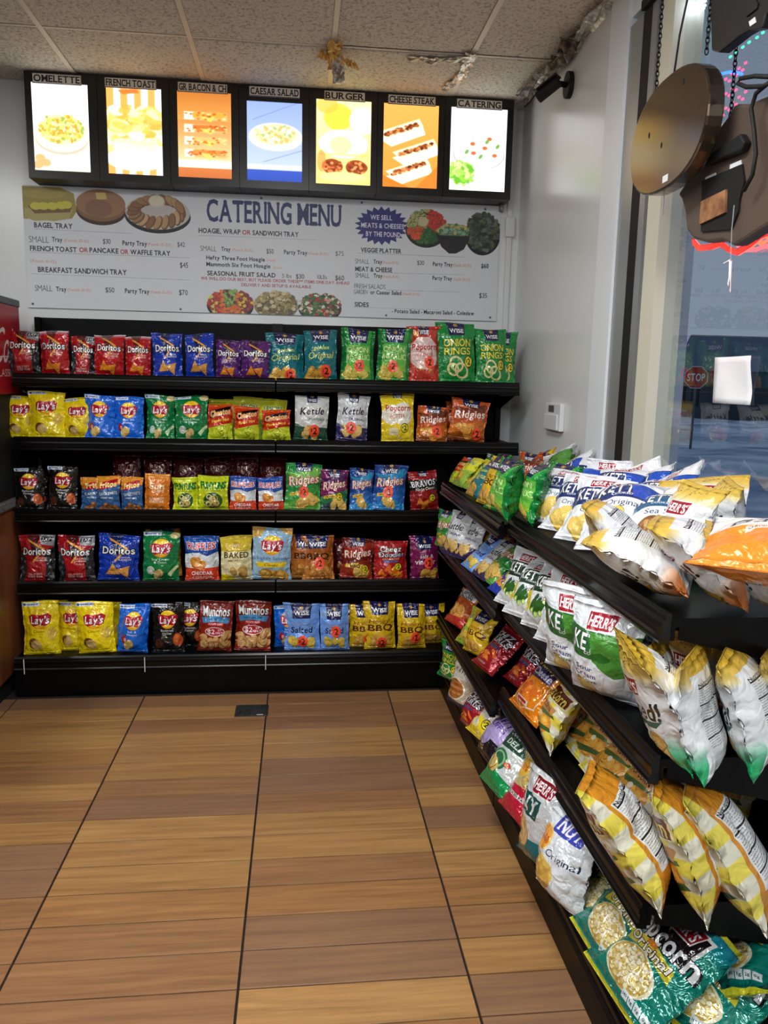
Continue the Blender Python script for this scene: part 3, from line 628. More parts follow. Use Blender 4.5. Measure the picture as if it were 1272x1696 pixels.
DESC = {
 'nacho': 'bright red tortilla chip bag with orange chips', 'cod': 'dark red tortilla chip bag with grey 2XP corner', 'ranch': 'blue tortilla chip bag', 'chili': 'purple tortilla chip bag',
 'classic': 'yellow potato chip bag', 'vinegar': 'blue potato chip bag with yellow disc', 'creamonion': 'green potato chip bag with yellow disc', 'barbecue': 'black potato chip bag with yellow disc', 'lightsalt': 'pale blue potato chip bag with yellow disc',
 'cheetos': 'red and lime cheese curl bag', 'fritos': 'orange and blue corn chip bag', 'sunchips': 'orange whole grain chip bag', 'funyuns': 'lime yellow onion ring bag', 'ruffles': 'blue, white and red ridged chip bag', 'baked': 'cream and yellow baked chip bag', 'munchos': 'brown-red potato crisp bag',
 'golden': 'teal potato chip bag with yellow script', 'oniongarlic': 'green onion and garlic chip bag', 'pophot': 'red hot cheese popcorn bag', 'popbutter': 'yellow butter popcorn bag', 'onionrings': 'green onion rings bag', 'wkjal': 'white kettle chip bag with dark green base', 'wkorig': 'white kettle chip bag with purple base',
 'ridgorange': 'orange ridged chip bag', 'ridggreen': 'green ridged chip bag', 'ridgpurple': 'purple ridged chip bag', 'ridgblue': 'blue ridged chip bag', 'ridgbbq': 'dark red ridged BBQ chip bag', 'bravos': 'red nacho chip bag with black band', 'wbbq': 'brown BBQ chip bag', 'doodles': 'red cheese doodle bag', 'doodblue': 'blue cheese doodle bag', 'wvinegar': 'magenta salt and vinegar chip bag', 'wlight': 'light blue salted chip bag', 'honeybbq': 'mustard yellow honey BBQ bag',
 'hkblue': 'white kettle bag with blue band', 'hkcyan': 'white kettle bag with light blue band', 'hkgreen': 'white kettle bag with green band', 'hkjal': 'white kettle bag with dark green band', 'hkorange': 'white kettle bag with yellow band', 'popped': 'white, gold and green chip bag', 'ripple': 'white, gold and orange chip bag', 'bakedorange': 'orange and white baked chip bag', 'corn': 'yellow checked corn bag', 'tealpop': 'teal popcorn bag', 'curls': 'dark red cheese curl bag', 'ribs': 'bright orange cheese snack bag', 'puffs': 'lilac puff bag', 'dip': 'white and green foil chip bag', 'redchip': 'crimson foil chip bag', 'tealkettle': 'white and teal foil chip bag', 'original': 'white original chip bag', 'wavy': 'orange bacon chip bag', 'chipoval': 'tan bag with oval chip picture', 'darkred': 'dark maroon chip bag', 'limechip': 'lime yellow chip bag'}
ORD = ['first', 'second', 'third', 'fourth', 'fifth', 'sixth', 'seventh', 'eighth', 'ninth', 'tenth', 'eleventh', 'twelfth', 'thirteenth', 'fourteenth', 'fifteenth', 'sixteenth', 'seventeenth', 'eighteenth', 'nineteenth', 'twentieth', 'twenty-first', 'twenty-second', 'twenty-third', 'twenty-fourth', 'twenty-fifth', 'twenty-sixth', 'twenty-seventh', 'twenty-eighth', 'twenty-ninth', 'thirtieth']

# ------------------------------------------------------------------ materials of the place
M_wall = mat('painted_wall', 'e6e9ea', .24, spec=.5, bump=(60, .06, .002))
M_pier = mat('painted_pier', 'eaeff4', .45, bump=(50, .06, .002))
M_black = mat('black_steel', '030304', .42, spec=.16, bump=(220, .05, .0005))
M_rail = mat('black_plastic_rail', '040405', .25, spec=.32)
M_peg = mat('black_pegboard', '040405', .55, spec=.15)
M_dark = mat('black_matte', '060606', .7)
M_alu = mat('grey_aluminium', 'a4a8aa', .4, metal=.6)
M_cream = mat('cream_paint', 'd8d4c0', .5)
M_white = mat('white_plastic', 'e0e2e4', .4)
M_grout = mat('dark_grout', '1e120c', .9)
M_red = mat('red_vinyl', 'a81420', .4)
M_grey = mat('grey_plastic', '5c6266', .5)
M_ceil = mottle(mat('mineral_tile', 'c8beae', .95, bump=(55, .8, .012)), 90, 'a0968a', 'e2dacc', .3, .5)
M_bar = mat('grid_bar_paint', 'e8dcc8', .5)
M_foil = mottle(mat('silver_tape', 'b8b4a8', .3, metal=.7, bump=(25, .9, .02)), 30, '8a8074', 'ece6d8')
M_gold = mottle(mat('yellow_tape', 'd8a040', .5, bump=(25, .6, .01)), 30, 'd09030', 'ffdc80')

# ------------------------------------------------------------------ room shell
XL, XR, YB, YF = -3.6, 1.17, 4.30, -2.2
def struct(mb, name, mtl, **k): return tag(mb.obj(name, mtl, **k), kind='structure')
struct(MB().box(XL, XR+.3, YB, YB+.12, -.05, 3.05), 'wall_back', M_wall)
M_far = mat('stocked_wall', '55524e', .7)
struct(MB().box(XL-.12, XL, YF, YB, -.05, 3.05), 'wall_left', M_far)
struct(MB().box(XL, XR+.3, YF-.12, YF, -.05, 3.05), 'wall_front', M_far)
SILL, HEAD = 1.12, 2.77
wr = tag(empty('wall_right'), kind='structure')
MB().box(XR, XR+.3, 3.08, YB, 0, CEIL).obj('wall_panel', M_wall, wr)
MB().box(XR-.014, XR+.3, 2.912, 3.08, 0, CEIL).obj('pier', M_pier, wr)
MB().box(XR, XR+.12, YF, 2.912, -.05, SILL).obj('wall_below_window', M_wall, wr)
MB().box(XR, XR+.12, YF, 2.912, HEAD+.03, CEIL).obj('wall_above_window', M_pier, wr)
wi = tag(empty('window_1'), kind='structure')
def jamb(nm, y0, y1, x0, x1, m_): MB().box(x0, x1, y0, y1, SILL, HEAD).obj(nm, m_, wi)
jamb('outer_jamb', 2.80, 2.912, XR-.004, XR+.10, M_alu)
jamb('gasket', 2.735, 2.80, XR-.003, XR+.10, M_dark)
jamb('inner_jamb', 2.690, 2.735, XR-.002, XR+.10, M_alu)
jamb('worn_seal', 2.672, 2.690, XR+.012, XR+.10, mottle(mat('worn_seal', '8a8478', .8), 60, '4c463e', 'c8c2b4'))
jamb('cream_stop', 2.575, 2.672, XR+.002, XR+.10, M_cream)
MB().box(XR-.02, XR+.10, YF+.1, 2.79, HEAD, HEAD+.03).obj('header_bar', M_dark, wi)
MB().box(XR-.06, XR+.10, YF+.1, 2.70, SILL-.03, SILL).obj('sill', M_cream, wi)
M_glass = bpy.data.materials.new('window_glass'); M_glass.use_nodes = True
N = M_glass.node_tree.nodes; L = M_glass.node_tree.links; N.clear()
o_ = N.new('ShaderNodeOutputMaterial'); mx = N.new('ShaderNodeMixShader'); tr = N.new('ShaderNodeBsdfTransparent'); gl = N.new('ShaderNodeBsdfGlossy'); lw = N.new('ShaderNodeLayerWeight'); lw.inputs[0].default_value = .5
pw = N.new('ShaderNodeMath'); pw.operation = 'POWER'; pw.inputs[1].default_value = 4.5; ma = N.new('ShaderNodeMath'); ma.operation = 'MULTIPLY_ADD'; ma.inputs[1].default_value = .85; ma.inputs[2].default_value = .11
gl.inputs['Roughness'].default_value = .0; tr.inputs[0].default_value = (.86, .90, .93, 1)
L.new(lw.outputs['Facing'], pw.inputs[0]); L.new(pw.outputs[0], ma.inputs[0]); L.new(ma.outputs[0], mx.inputs[0]); L.new(tr.outputs[0], mx.inputs[1]); L.new(gl.outputs[0], mx.inputs[2]); L.new(mx.outputs[0], o_.inputs[0])
mesh_obj('glass_pane', [(XR+.04, YF+.1, SILL), (XR+.04, 2.58, SILL), (XR+.04, 2.58, HEAD), (XR+.04, YF+.1, HEAD)], [(0, 1, 2, 3)], M_glass, wi)

# floor: bed of dark grout and one object per plank
fl = tag(empty('floor'), kind='structure')
MB().box(XL, XR, YF, YB, -.045, -.006).obj('grout_bed', M_grout, fl)
def plank_mat(i):
    cols = [('7c5534', 'a27548'), ('785439', '986f4a'), ('865f38', 'ac8250'), ('755540', '8e6a4c'), ('8a643c', 'b48854'), ('785438', '9a704a')][i % 6]
    m = mottle(mat('wood_plank', cols[1], .32, spec=.45), 3.0, cols[0], cols[1], .32, .66, 8, 'Object', (.8, 16, 1))
    N = m.node_tree.nodes; L = m.node_tree.links; t = N.new('ShaderNodeTexCoord'); oi = N.new('ShaderNodeObjectInfo'); ad = N.new('ShaderNodeVectorMath'); ad.operation = 'MULTIPLY_ADD'
    ad.inputs[1].default_value = (1, 1, 1)
    mp = [n for n in N if n.type == 'MAPPING'][0]; old = mp.inputs[0].links[0].from_socket
    sc = N.new('ShaderNodeVectorMath'); sc.operation = 'SCALE'; sc.inputs['Scale'].default_value = 37.0
    L.new(oi.outputs['Random'], sc.inputs[0]); L.new(old, ad.inputs[0]); L.new(sc.outputs[0], ad.inputs[2]); L.new(ad.outputs[0], mp.inputs[0])
    bp = N.new('ShaderNodeBump'); bp.inputs['Strength'].default_value = .12; bp.inputs['Distance'].default_value = .002
    no = [n for n in N if n.type == 'TEX_NOISE'][0]; no.inputs['Roughness'].default_value = .68; no.inputs['Distortion'].default_value = .5; L.new(no.outputs['Fac'], bp.inputs['Height']); L.new(bp.outputs[0], N['Principled BSDF'].inputs['Normal'])
    return m
PM = [plank_mat(i) for i in range(6)]
FX, FS, FY, FP = -.7363, .5867, 3.518, .1352
rnd = random.Random(4)
pm_mesh = {}
def plank(x0, x1, y0, y1, mi):
    k = (round(x1-x0, 3), round(y1-y0, 3), mi)
    if k not in pm_mesh:
        a, b = (x1-x0)/2-.0034, (y1-y0)/2-.0023; e = .0005
        v = [(-a, -b, -.006), (a, -b, -.006), (a, b, -.006), (-a, b, -.006), (-a, -b, -e), (a, -b, -e), (a, b, -e), (-a, b, -e), (-a+e, -b+e, 0), (a-e, -b+e, 0), (a-e, b-e, 0), (-a+e, b-e, 0)]
        f = [(0, 1, 5, 4), (1, 2, 6, 5), (2, 3, 7, 6), (3, 0, 4, 7), (4, 5, 9, 8), (5, 6, 10, 9), (6, 7, 11, 10), (7, 4, 8, 11), (8, 9, 10, 11)]
        me = bpy.data.meshes.new('plank'); me.from_pydata(v, [], f); me.materials.append(PM[mi]); pm_mesh[k] = me
    o = bpy.data.objects.new('plank', pm_mesh[k]); C.objects.link(o); o.parent = fl; o.location = ((x0+x1)/2, (y0+y1)/2, rnd.uniform(-.0006, 0))
for cidx in range(-2, 3):
    x0 = FX+cidx*FS
    for r_ in range(-1, 20):
        y1 = FY-r_*FP
        if x0 > .72 or y1 < 1.0 or y1 > 3.66: continue
        plank(x0, x0+FS, y1-FP, y1, rnd.choice([0, 1, 2, 3, 4, 5, 2, 5]))

# ceiling: one object per tile, grid bars, stained tapes
ce = tag(empty('ceiling'), kind='structure')
MB().box(XL, XR+.3, YF, YB, CEIL+.02, CEIL+.08).obj('slab', M_ceil, ce)
CX, CYY = -1.0786, 3.667
def troffer_at(x, y): return any(abs(x-tx) < .31 and abs(y-ty) < .61 for tx, ty in TROFFERS)
tile_me = None
for i in range(-5, 4):
    for j in range(-10, 2):
        x0, x1, y0, y1 = CX+i*.61, min(CX+(i+1)*.61, XR), CYY+j*.61-(.61 if 0 else 0), min(CYY+(j+1)*.61, YB)
        if x0 >= XR-.02 or x1 < XL or y1 < YF: continue
        sag = -.006 if (i, j) in ((2, 0), (1, 0)) else rnd.uniform(-.003, .002)
        o = MB().box(x0+.011, x1-.011, y0+.011, y1-.011, CEIL-.004, CEIL+.012).obj('ceiling_tile', M_ceil, ce, bevel=.004); o.location.z = sag
for i in range(-4, 4): MB().box(CX+i*.61-.011, CX+i*.61+.011, YF, YB, CEIL-.008, CEIL-.002).obj('grid_bar', M_bar, ce)
for j in range(-9, 2): MB().box(XL, XR, CYY+j*.61-.006, CYY+j*.61+.006, CEIL-.0055, CEIL-.002).obj('cross_bar', M_bar, ce)
def crumple(name, path, wd, m_, parent, seed, amp=.012):
    r = random.Random(seed); n = 14; P = []; F_ = []
    path = [Vector(p) for p in path]
    for i in range(n+1):
        t = i/n*(len(path)-1); k = min(int(t), len(path)-2); p = path[k].lerp(path[k+1], t-k); d = (path[k+1]-path[k]).normalized(); s_ = d.cross(Vector((0, 0, 1)))
        if s_.length < .1: s_ = Vector((0, 1, 0))
        s_.normalize()
        for j in range(5):
            q = (j/4-.5)*wd*(1+r.uniform(-.3, .3)); P.append(p + s_*q + Vector((0, 0, r.uniform(-amp, 0))) + d*r.uniform(-.006, .006))
    for i in range(n):
        for j in range(4): a = i*5+j; F_.append((a, a+1, a+6, a+5))
    o = mesh_obj(name, P, F_, m_, parent); md = o.modifiers.new('thick', 'SOLIDIFY'); md.thickness = .0015; return o
crumple('silver_tape', [(.47, 3.70, CEIL-.012), (.60, 3.71, CEIL-.012), (.745, 3.665, CEIL-.012)], .05, M_foil, ce, 1)
crumple('silver_tape', [(.745, 3.62, CEIL-.012), (.75, 3.85, CEIL-.012), (.70, 4.05, CEIL-.012)], .05, M_foil, ce, 2)
g = tag(empty('hanging_tape', (0, 0, 0)), 'crumpled yellow tape hanging from the ceiling grid above the burger picture', 'tape')
for k, (a, b, wd) in enumerate([((.145, 3.58, 2.94), (.15, 3.80, 2.915), .055), ((.15, 3.70, 2.935), (.175, 3.80, 2.86), .05), ((.18, 3.74, 2.93), (.25, 3.72, 2.90), .05), ((.08, 3.70, 2.935), (.16, 3.74, 2.925), .05)]):
    crumple('tape_strip', [a, b], wd, M_gold if k != 1 else M_foil, g, 10+k, .03)
tp = tag(empty('edge_tape'), 'crumpled silver tape along the ceiling edge over the camera', 'tape')
crumple('tape_strip', [(1.135, 2.75, CEIL-.01), (1.14, 3.3, CEIL-.01), (1.125, 3.9, CEIL-.02)], .07, M_foil, tp, 21, .03)
crumple('tape_strip', [(1.10, 3.35, CEIL-.012), (1.12, 3.55, CEIL-.03), (1.09, 4.05, CEIL-.015)], .08, mottle(mat('sooty_tape', '3c342c', .5, bump=(20, .9, .02)), 25, '0c0a08', '94826a'), tp, 22, .035)
# troffers
for k, (tx, ty) in enumerate(TROFFERS):
    t_ = tag(empty('ceiling_troffer', (tx, ty, CEIL)), f'flat fluorescent ceiling light panel, {ORD[k]} from the back rack aisle end', 'light', 'ceiling light panels')
    MB().box(-.30, .30, -.60, .60, -.02, 0).obj('frame', M_white, t_)
    MB().box(-.27, .27, -.57, .57, -.026, -.02).obj('diffuser', mat('troffer_diffuser', 'ffffff', .5, emit='fff6e6', es=3.0), t_)

for k, q_ in enumerate(FILL_LAMPS):
    t_ = tag(empty('fill_lamp_fixture', q_), f'added unseen fill lamp with white bell shade over the aisle, {ORD[k]} from the back', 'light', 'added fill lamps over the aisle')
    MB().tube([(0, 0, 0), (0, 0, CEIL-.01-q_[2])], .004, 6).obj('cord', M_dark, t_)
    rr = [(.03, .0), (.06, -.03), (.12, -.06), (.15, -.09)]; V_ = [(r_*math.cos(a_*math.pi/10), r_*math.sin(a_*math.pi/10), z_) for r_, z_ in rr for a_ in range(20)]
    sh_ = mesh_obj('shade', V_, [(i*20+j, i*20+(j+1) % 20, (i+1)*20+(j+1) % 20, (i+1)*20+j) for i in range(3) for j in range(20)]+[tuple(range(20))[::-1]], M_white, t_, True)

# conduit, thermostat, security camera
cd = tag(empty('wall_conduit', (1.115, YB-.001, 0)), 'white plastic conduit with junction box in the back corner', 'conduit')
MB().box(-.014, .014, -.02, 0, 1.8, 2.55).obj('channel', M_white, cd, bevel=.003)
MB().box(-.026, .026, -.038, -.02, 2.29, 2.395).obj('junction_box', M_white, cd, bevel=.006)
MB().box(1.055-1.115, 1.075-1.115, -.035, 0, 2.42, 2.88).obj('frayed_cable', mottle(mat('frayed_foil', '8c8678', .5, bump=(30, .9, .02)), 40, '1c1814', 'b8b2a4'), cd)
a_, b_ = atX(908, 668, XR), atX(938, 715, XR)
th = tag(empty('thermostat', (XR-.0005, (a_.y+b_.y)/2, 1.368)), 'white wall thermostat above the window rack', 'thermostat')
MB().box(-.022, 0, -.105, .105, -.062, .062).obj('housing', M_white, th, bevel=.004)
MB().box(-.03, -.022, -.085, .10, -.058, .012).obj('flap', M_white, th, bevel=.003)
MB().box(-.0235, -.022, -.02, .055, .022, .052).obj('display', mat('lcd', '5a6058', .3), th)
sc_ = tag(empty('security_camera', (XR, 3.55, 2.80)), 'small black security camera on a wall bracket under the ceiling', 'camera')
MB().prism([(.045*math.cos(i*math.pi/8), .055*math.sin(i*math.pi/8)) for i in range(16)], lambda p, t: (t, p[0], p[1]), -.022, 0).obj('base_plate', M_dark, sc_)
MB().tube([(-.02, 0, 0), (-.06, -.01, -.0), (-.10, -.02, -.02)], .013).obj('arm', M_dark, sc_, smooth=True)
cb = MB().prism([(.034*math.cos(i*math.pi/8), .034*math.sin(i*math.pi/8)) for i in range(16)], lambda p, t: (p[0], t, p[1]), -.085, .085).obj('camera_body', M_dark, sc_, bevel=.004)
cb.location = (-.115, -.045, -.04); cb.rotation_euler = (math.radians(-28), 0, math.radians(48)); cb.scale = (.72, .62, .72)
MB().prism([(.026*math.cos(i*math.pi/8), .026*math.sin(i*math.pi/8)) for i in range(16)], lambda p, t: (p[0], t, p[1]), -.089, -.082).obj('lens', mat('lens_glass', '1c2026', .05), cb)
MB().box(-.038, .038, -.10, .06, .026, .036).obj('hood', M_dark, cb)

# ------------------------------------------------------------------ gondola shelving
RAIL = [(0, .008), (.007, .012), (.013, .004), (.013, -.004), (.019, -.010), (.020, -.016), (.0165, -.020), (.0165, -.036), (.022, -.040), (.0245, -.045), (.022, -.051), (.012, -.053), (0, -.053)]
def gondola(label, loc, rz, length, base_d, shelves, top, base_z=.165, peg_from=.1, group=None, end_l=True, end_r=True):
    """local x along the run, local -y toward the shopper, y=0 the back board; shelves = [(deck z, depth)]"""
    g = tag(empty('shelf_unit', loc, rz), label, 'shelving', group)
    L_ = length
    pb = MB().box(.0, L_, -.02, 0, .06, top)
    pb.obj('back_panel', M_peg, g)
    ho = MB()
    nx = int(L_/.0508)
    z = .3
    while z < top-.03:
        for i in range(1, nx):
            x = i*.0508; ho.v += [(x-.003, -.0204, z-.003), (x+.003, -.0204, z-.003), (x+.003, -.0204, z+.003), (x-.003, -.0204, z+.003)]; b = len(ho.v)-4; ho.f.append((b, b+1, b+2, b+3))
        z += .0508
    tag(ho.obj('peg_holes', mat('peg_hole', '161617', .8), g), kind='stuff')
    for x in (0, L_-.028): MB().box(x, x+.028, -.045, -.02, .0, top).obj('upright', M_black, g)
    MB().box(0, L_, -base_d+.012, -.02, base_z-.02, base_z).obj('base_deck', M_black, g)
    MB().box(0, L_, -base_d+.004, -base_d+.016, 0, base_z-.03).obj('kick_plate', M_black, g)
    MB().prism(RAIL, lambda p, t: (t, -base_d+.012-p[0], base_z+p[1]), 0, L_).obj('base_rail', M_rail, g)
    for zz, dd in shelves:
        s_ = MB().box(.003, L_-.003, -dd+.012, -.022, zz-.018, zz).box(.003, L_-.003, -dd+.012, -dd+.02, zz-.045, zz-.018).obj('shelf', M_black, g)
        MB().prism(RAIL, lambda p, t, zz=zz, dd=dd: (t, -dd+.012-p[0], zz+p[1]), .004, L_-.004).obj('price_rail', M_rail, s_)
        for x in (.006, L_-.010):
            MB().prism([(-.03, zz-.135), (-.03, zz-.019), (-dd+.03, zz-.019), (-dd+.03, zz-.045)], lambda p, t: (t, p[0], p[1]), x, x+.004).obj('bracket', M_black, s_)
    return g
X0 = -1.3355; W = 1.22; YBK = 4.262
DK = [1.508, 1.212, .873, .527, .183]          # back rack decks, top to bottom
YFR = [3.856, 3.821, 3.79, 3.765, 3.70]
shl = [(DK[i], YBK-YFR[i]) for i in range(4)]
gA = gondola('left section of the black back rack under the menu board', (X0, YBK, 0), 0, W, YBK-3.68, shl, 1.80, DK[4], group=None)
gB = gondola('right section of the black back rack reaching the corner', (X0+W, YBK, 0), 0, W-.01, YBK-3.68, shl, 1.80, DK[4], group=None)
for px_ in (40, 240, 440):
    p = atY(px_, 1100, 3.655); MB().tube([(p.x-X0, 3.655-YBK-.004, DK[4]+.012), (p.x-X0, 3.655-YBK-.004, DK[4]-.06)], .0022, 6).obj('label_clip', M_white, gA)
XBK = 1.135
RDF = [1.038, .748, .395]; RDN = [1.066, .774, .452]      # window rack decks, far and near section
def runit(label, y1, y0, xf, RD):
    return gondola(label, (XBK, y1, 0), -math.pi/2, y1-y0, XBK-.695, [(z, XBK-xf) for z in RD], 1.10, .165)
gC = runit('far section of the black window rack next to the back rack', 3.675, 2.555, .682, RDF)
gD = runit('near section of the black window rack under the neon signs', 2.545, 1.385, .705, RDN)

# ------------------------------------------------------------------ bags on the back rack
seedc = [100]
def put_bag(o, pos, xax, zax, lean=0):
    xax = Vector(xax).normalized(); zax = Vector(zax).normalized(); xax = (xax - zax*xax.dot(zax)).normalized(); yax = zax.cross(xax)
    o.matrix_world = Matrix((( xax.x, yax.x, zax.x, pos[0]), (xax.y, yax.y, zax.y, pos[1]), (xax.z, yax.z, zax.z, pos[2]), (0, 0, 0, 1)))
ROWS = [
 [('cod',13,548,67,0),('nacho',65,549,115,0),('cod',115,555,157,0),('nacho',155,553,206,0),('nacho',206,556,250,0),('ranch',250,551,302,0),('ranch',306,554,355,0),('chili',356,564,400,0),('chili',398,565,448,0),
  ('golden',440,550,505,0,0,(.25,.10)),('golden',502,545,559,0,0,(.35,.18)),('oniongarlic',564,545,622,0,0,(.1,.3)),('oniongarlic',624,546,682,3,0,(-.05,.28)),('pophot',675,541,731,0,0,(.35,.36)),('onionrings',724,533,790,-2),('onionrings',788,543,842,0),('onionrings',836,552,858,0,.03)],
 [('classic',6,655,54,0,.045),('classic',44,647,106,-1),('classic',102,659,142,0,.03),('vinegar',138,654,190,0),('vinegar',186,657,238,0,.0),('creamonion',239,654,289,0),('creamonion',288,654,345,0),('cheetos',343,668,386,0),('cheetos',387,673,430,0),('cheetos',433,679,482,0),
  ('wkjal',486,655,545,2,0,(.2,.22)),('wkorig',557,655,612,4,0,(-.1,.28)),('popbutter',630,653,687,0),('ridgorange',690,676,744,5,0,(.3,.3)),('ridgorange',744,668,808,10,0,(.55,.18))],
 [('barbecue',20,775,72,0),('barbecue',76,773,127,2),('fritos',132,790,158,0,.03),('fritos',159,788,200,0),('fritos',200,790,238,0),('sunchips',238,785,282,0),('funyuns',284,790,329,0),('funyuns',327,787,379,0),('ruffles',379,789,425,0),('ruffles',426,790,470,0),
  ('ridggreen',471,767,534,2,0,(0,.38)),('ridgpurple',530,778,577,0),('ridgblue',579,775,620,0),('ridgblue',618,771,674,2,0,(-.1,.4)),('bravos',677,781,726,-3)],
 [('cod',29,886,90,0),('cod',95,886,159,0),('ranch',161,885,231,2),('creamonion',235,880,298,0),('ruffles',304,886,363,0),('baked',364,886,418,0),('lightsalt',416,875,484,2),
  ('wbbq',499,887,554,0,0,(.1,.38)),('ridgbbq',564,893,619,3),('doodles',618,896,676,0),('wvinegar',678,887,727,0,0,(.3,.38))],
 [('classic',34,996,98,0),('classic',125,997,190,-2),('vinegar',194,1001,247,3),('barbecue',249,998,306,0),('munchos',328,996,386,2),('munchos',387,995,450,1),
  ('wlight',469,998,531,0,0,(.05,.2)),('wlight',529,1000,579,0,0,(.1,.42)),('honeybbq',578,1002,612,0,.03,(.4,.2)),('honeybbq',602,996,656,-1,0,(.1,.14)),('honeybbq',657,1000,705,0,0,(.3,.28))]]
SHN = ['top', 'second', 'middle', 'fourth', 'bottom']
allbags = []
def back_bag(row, k, e, behind=False):
    d, xl, yt, xr, tilt = e[:5]; dy = e[5] if len(e) > 5 else 0; st = e[6] if len(e) > 6 else None
    t = .074 if row < 3 else .082
    yc = YFR[row] + .016 + t*.5 + dy
    xm = (xl+xr)/2; p0 = atY(xl, (yt+yt+90)/2, yc-.01); p1 = atY(xr, (yt+yt+90)/2, yc-.01); top = atY(xm, yt, yc+.02)
    w_ = (p1.x-p0.x)*1.0; h_ = (top.z-DK[row])*1.01
    seedc[0] += 1; wide = w_
    if dy >= .03 and w_ < .14: wide = .15
    o = make_bag(d, wide, h_, min(t, wide*.5), seedc[0], flop=random.Random(seedc[0]).uniform(-.03, .07), sticker=st)
    xc = (p0.x+p1.x)/2
    if wide > w_: xc = p1.x - wide/2 if row in (0,) else p0.x + wide/2
    if row == 0 and k == 16: xc = p1.x-wide/2
    z0 = DK[row] + .001 + abs(math.sin(math.radians(tilt)))*wide/2
    tilt += random.Random(seedc[0]+7).uniform(-1.8, 1.8); zr = math.radians(tilt); ln = math.radians(5)
    put_bag(o, (xc - math.sin(zr)*h_*.5*1, yc, z0), (math.cos(zr), random.Random(seedc[0]).uniform(-.07, .07), -math.sin(zr)), (math.sin(zr), math.sin(ln), math.cos(zr)))
    return o
for ri, row in enumerate(ROWS):
    row = sorted(row, key=lambda e: (e[1]+e[3])/2)
    for k, e in enumerate(row):
        o = back_bag(ri, k, e)
        tag(o, f"{DESC[e[0]]}, {ORD[k]} from left, {SHN[ri]} back rack shelf", 'snack bag', f'snack bags on the {SHN[ri]} shelf of the back rack')
# second-row bags seen behind the front ones
BEHIND = [(1,'limechip',345,660,392,.10),(1,'limechip',385,658,432,.10),(1,'limechip',428,662,476,.10),(1,'ridgorange',738,664,788,.12),(1,'classic',70,668,116,.13),
 (2,'darkred',186,750,236,.14),(2,'darkred',236,750,286,.14),(2,'darkred',285,752,336,.14),(2,'darkred',337,752,382,.14),(2,'darkred',382,754,430,.14),(2,'darkred',428,755,472,.14),(2,'barbecue',28,788,72,.12),
 (3,'wbbq',480,886,505,.03),(3,'darkred',545,890,585,.08),(3,'darkred',598,893,640,.10),(3,'classic',100,992-100,150,.14),(3,'wbbq',240,876,300,.09),
 (4,'classic',92,996,142,.05),(4,'classic',60,994,112,.12),(4,'barbecue',290,996,330,.08),(4,'vinegar',453,1000,478,.06),(4,'honeybbq',690,1000,727,.07),(4,'honeybbq',560,1000,600,.12),(4,'classic',140,997,200,.12)]
cnt = {}
for row, d, xl, yt, xr, dy in sorted(BEHIND, key=lambda b: (b[0], b[2])):
    k = cnt.get(row, 0); cnt[row] = k+1
    o = back_bag(row, 0, (d, xl, yt, xr, 0, dy))
    tag(o, f"{DESC[d]}, {ORD[k]} from left, rear row, {SHN[row]} back shelf", 'snack bag', f'snack bags in the rear row of the {SHN[row]} back shelf')

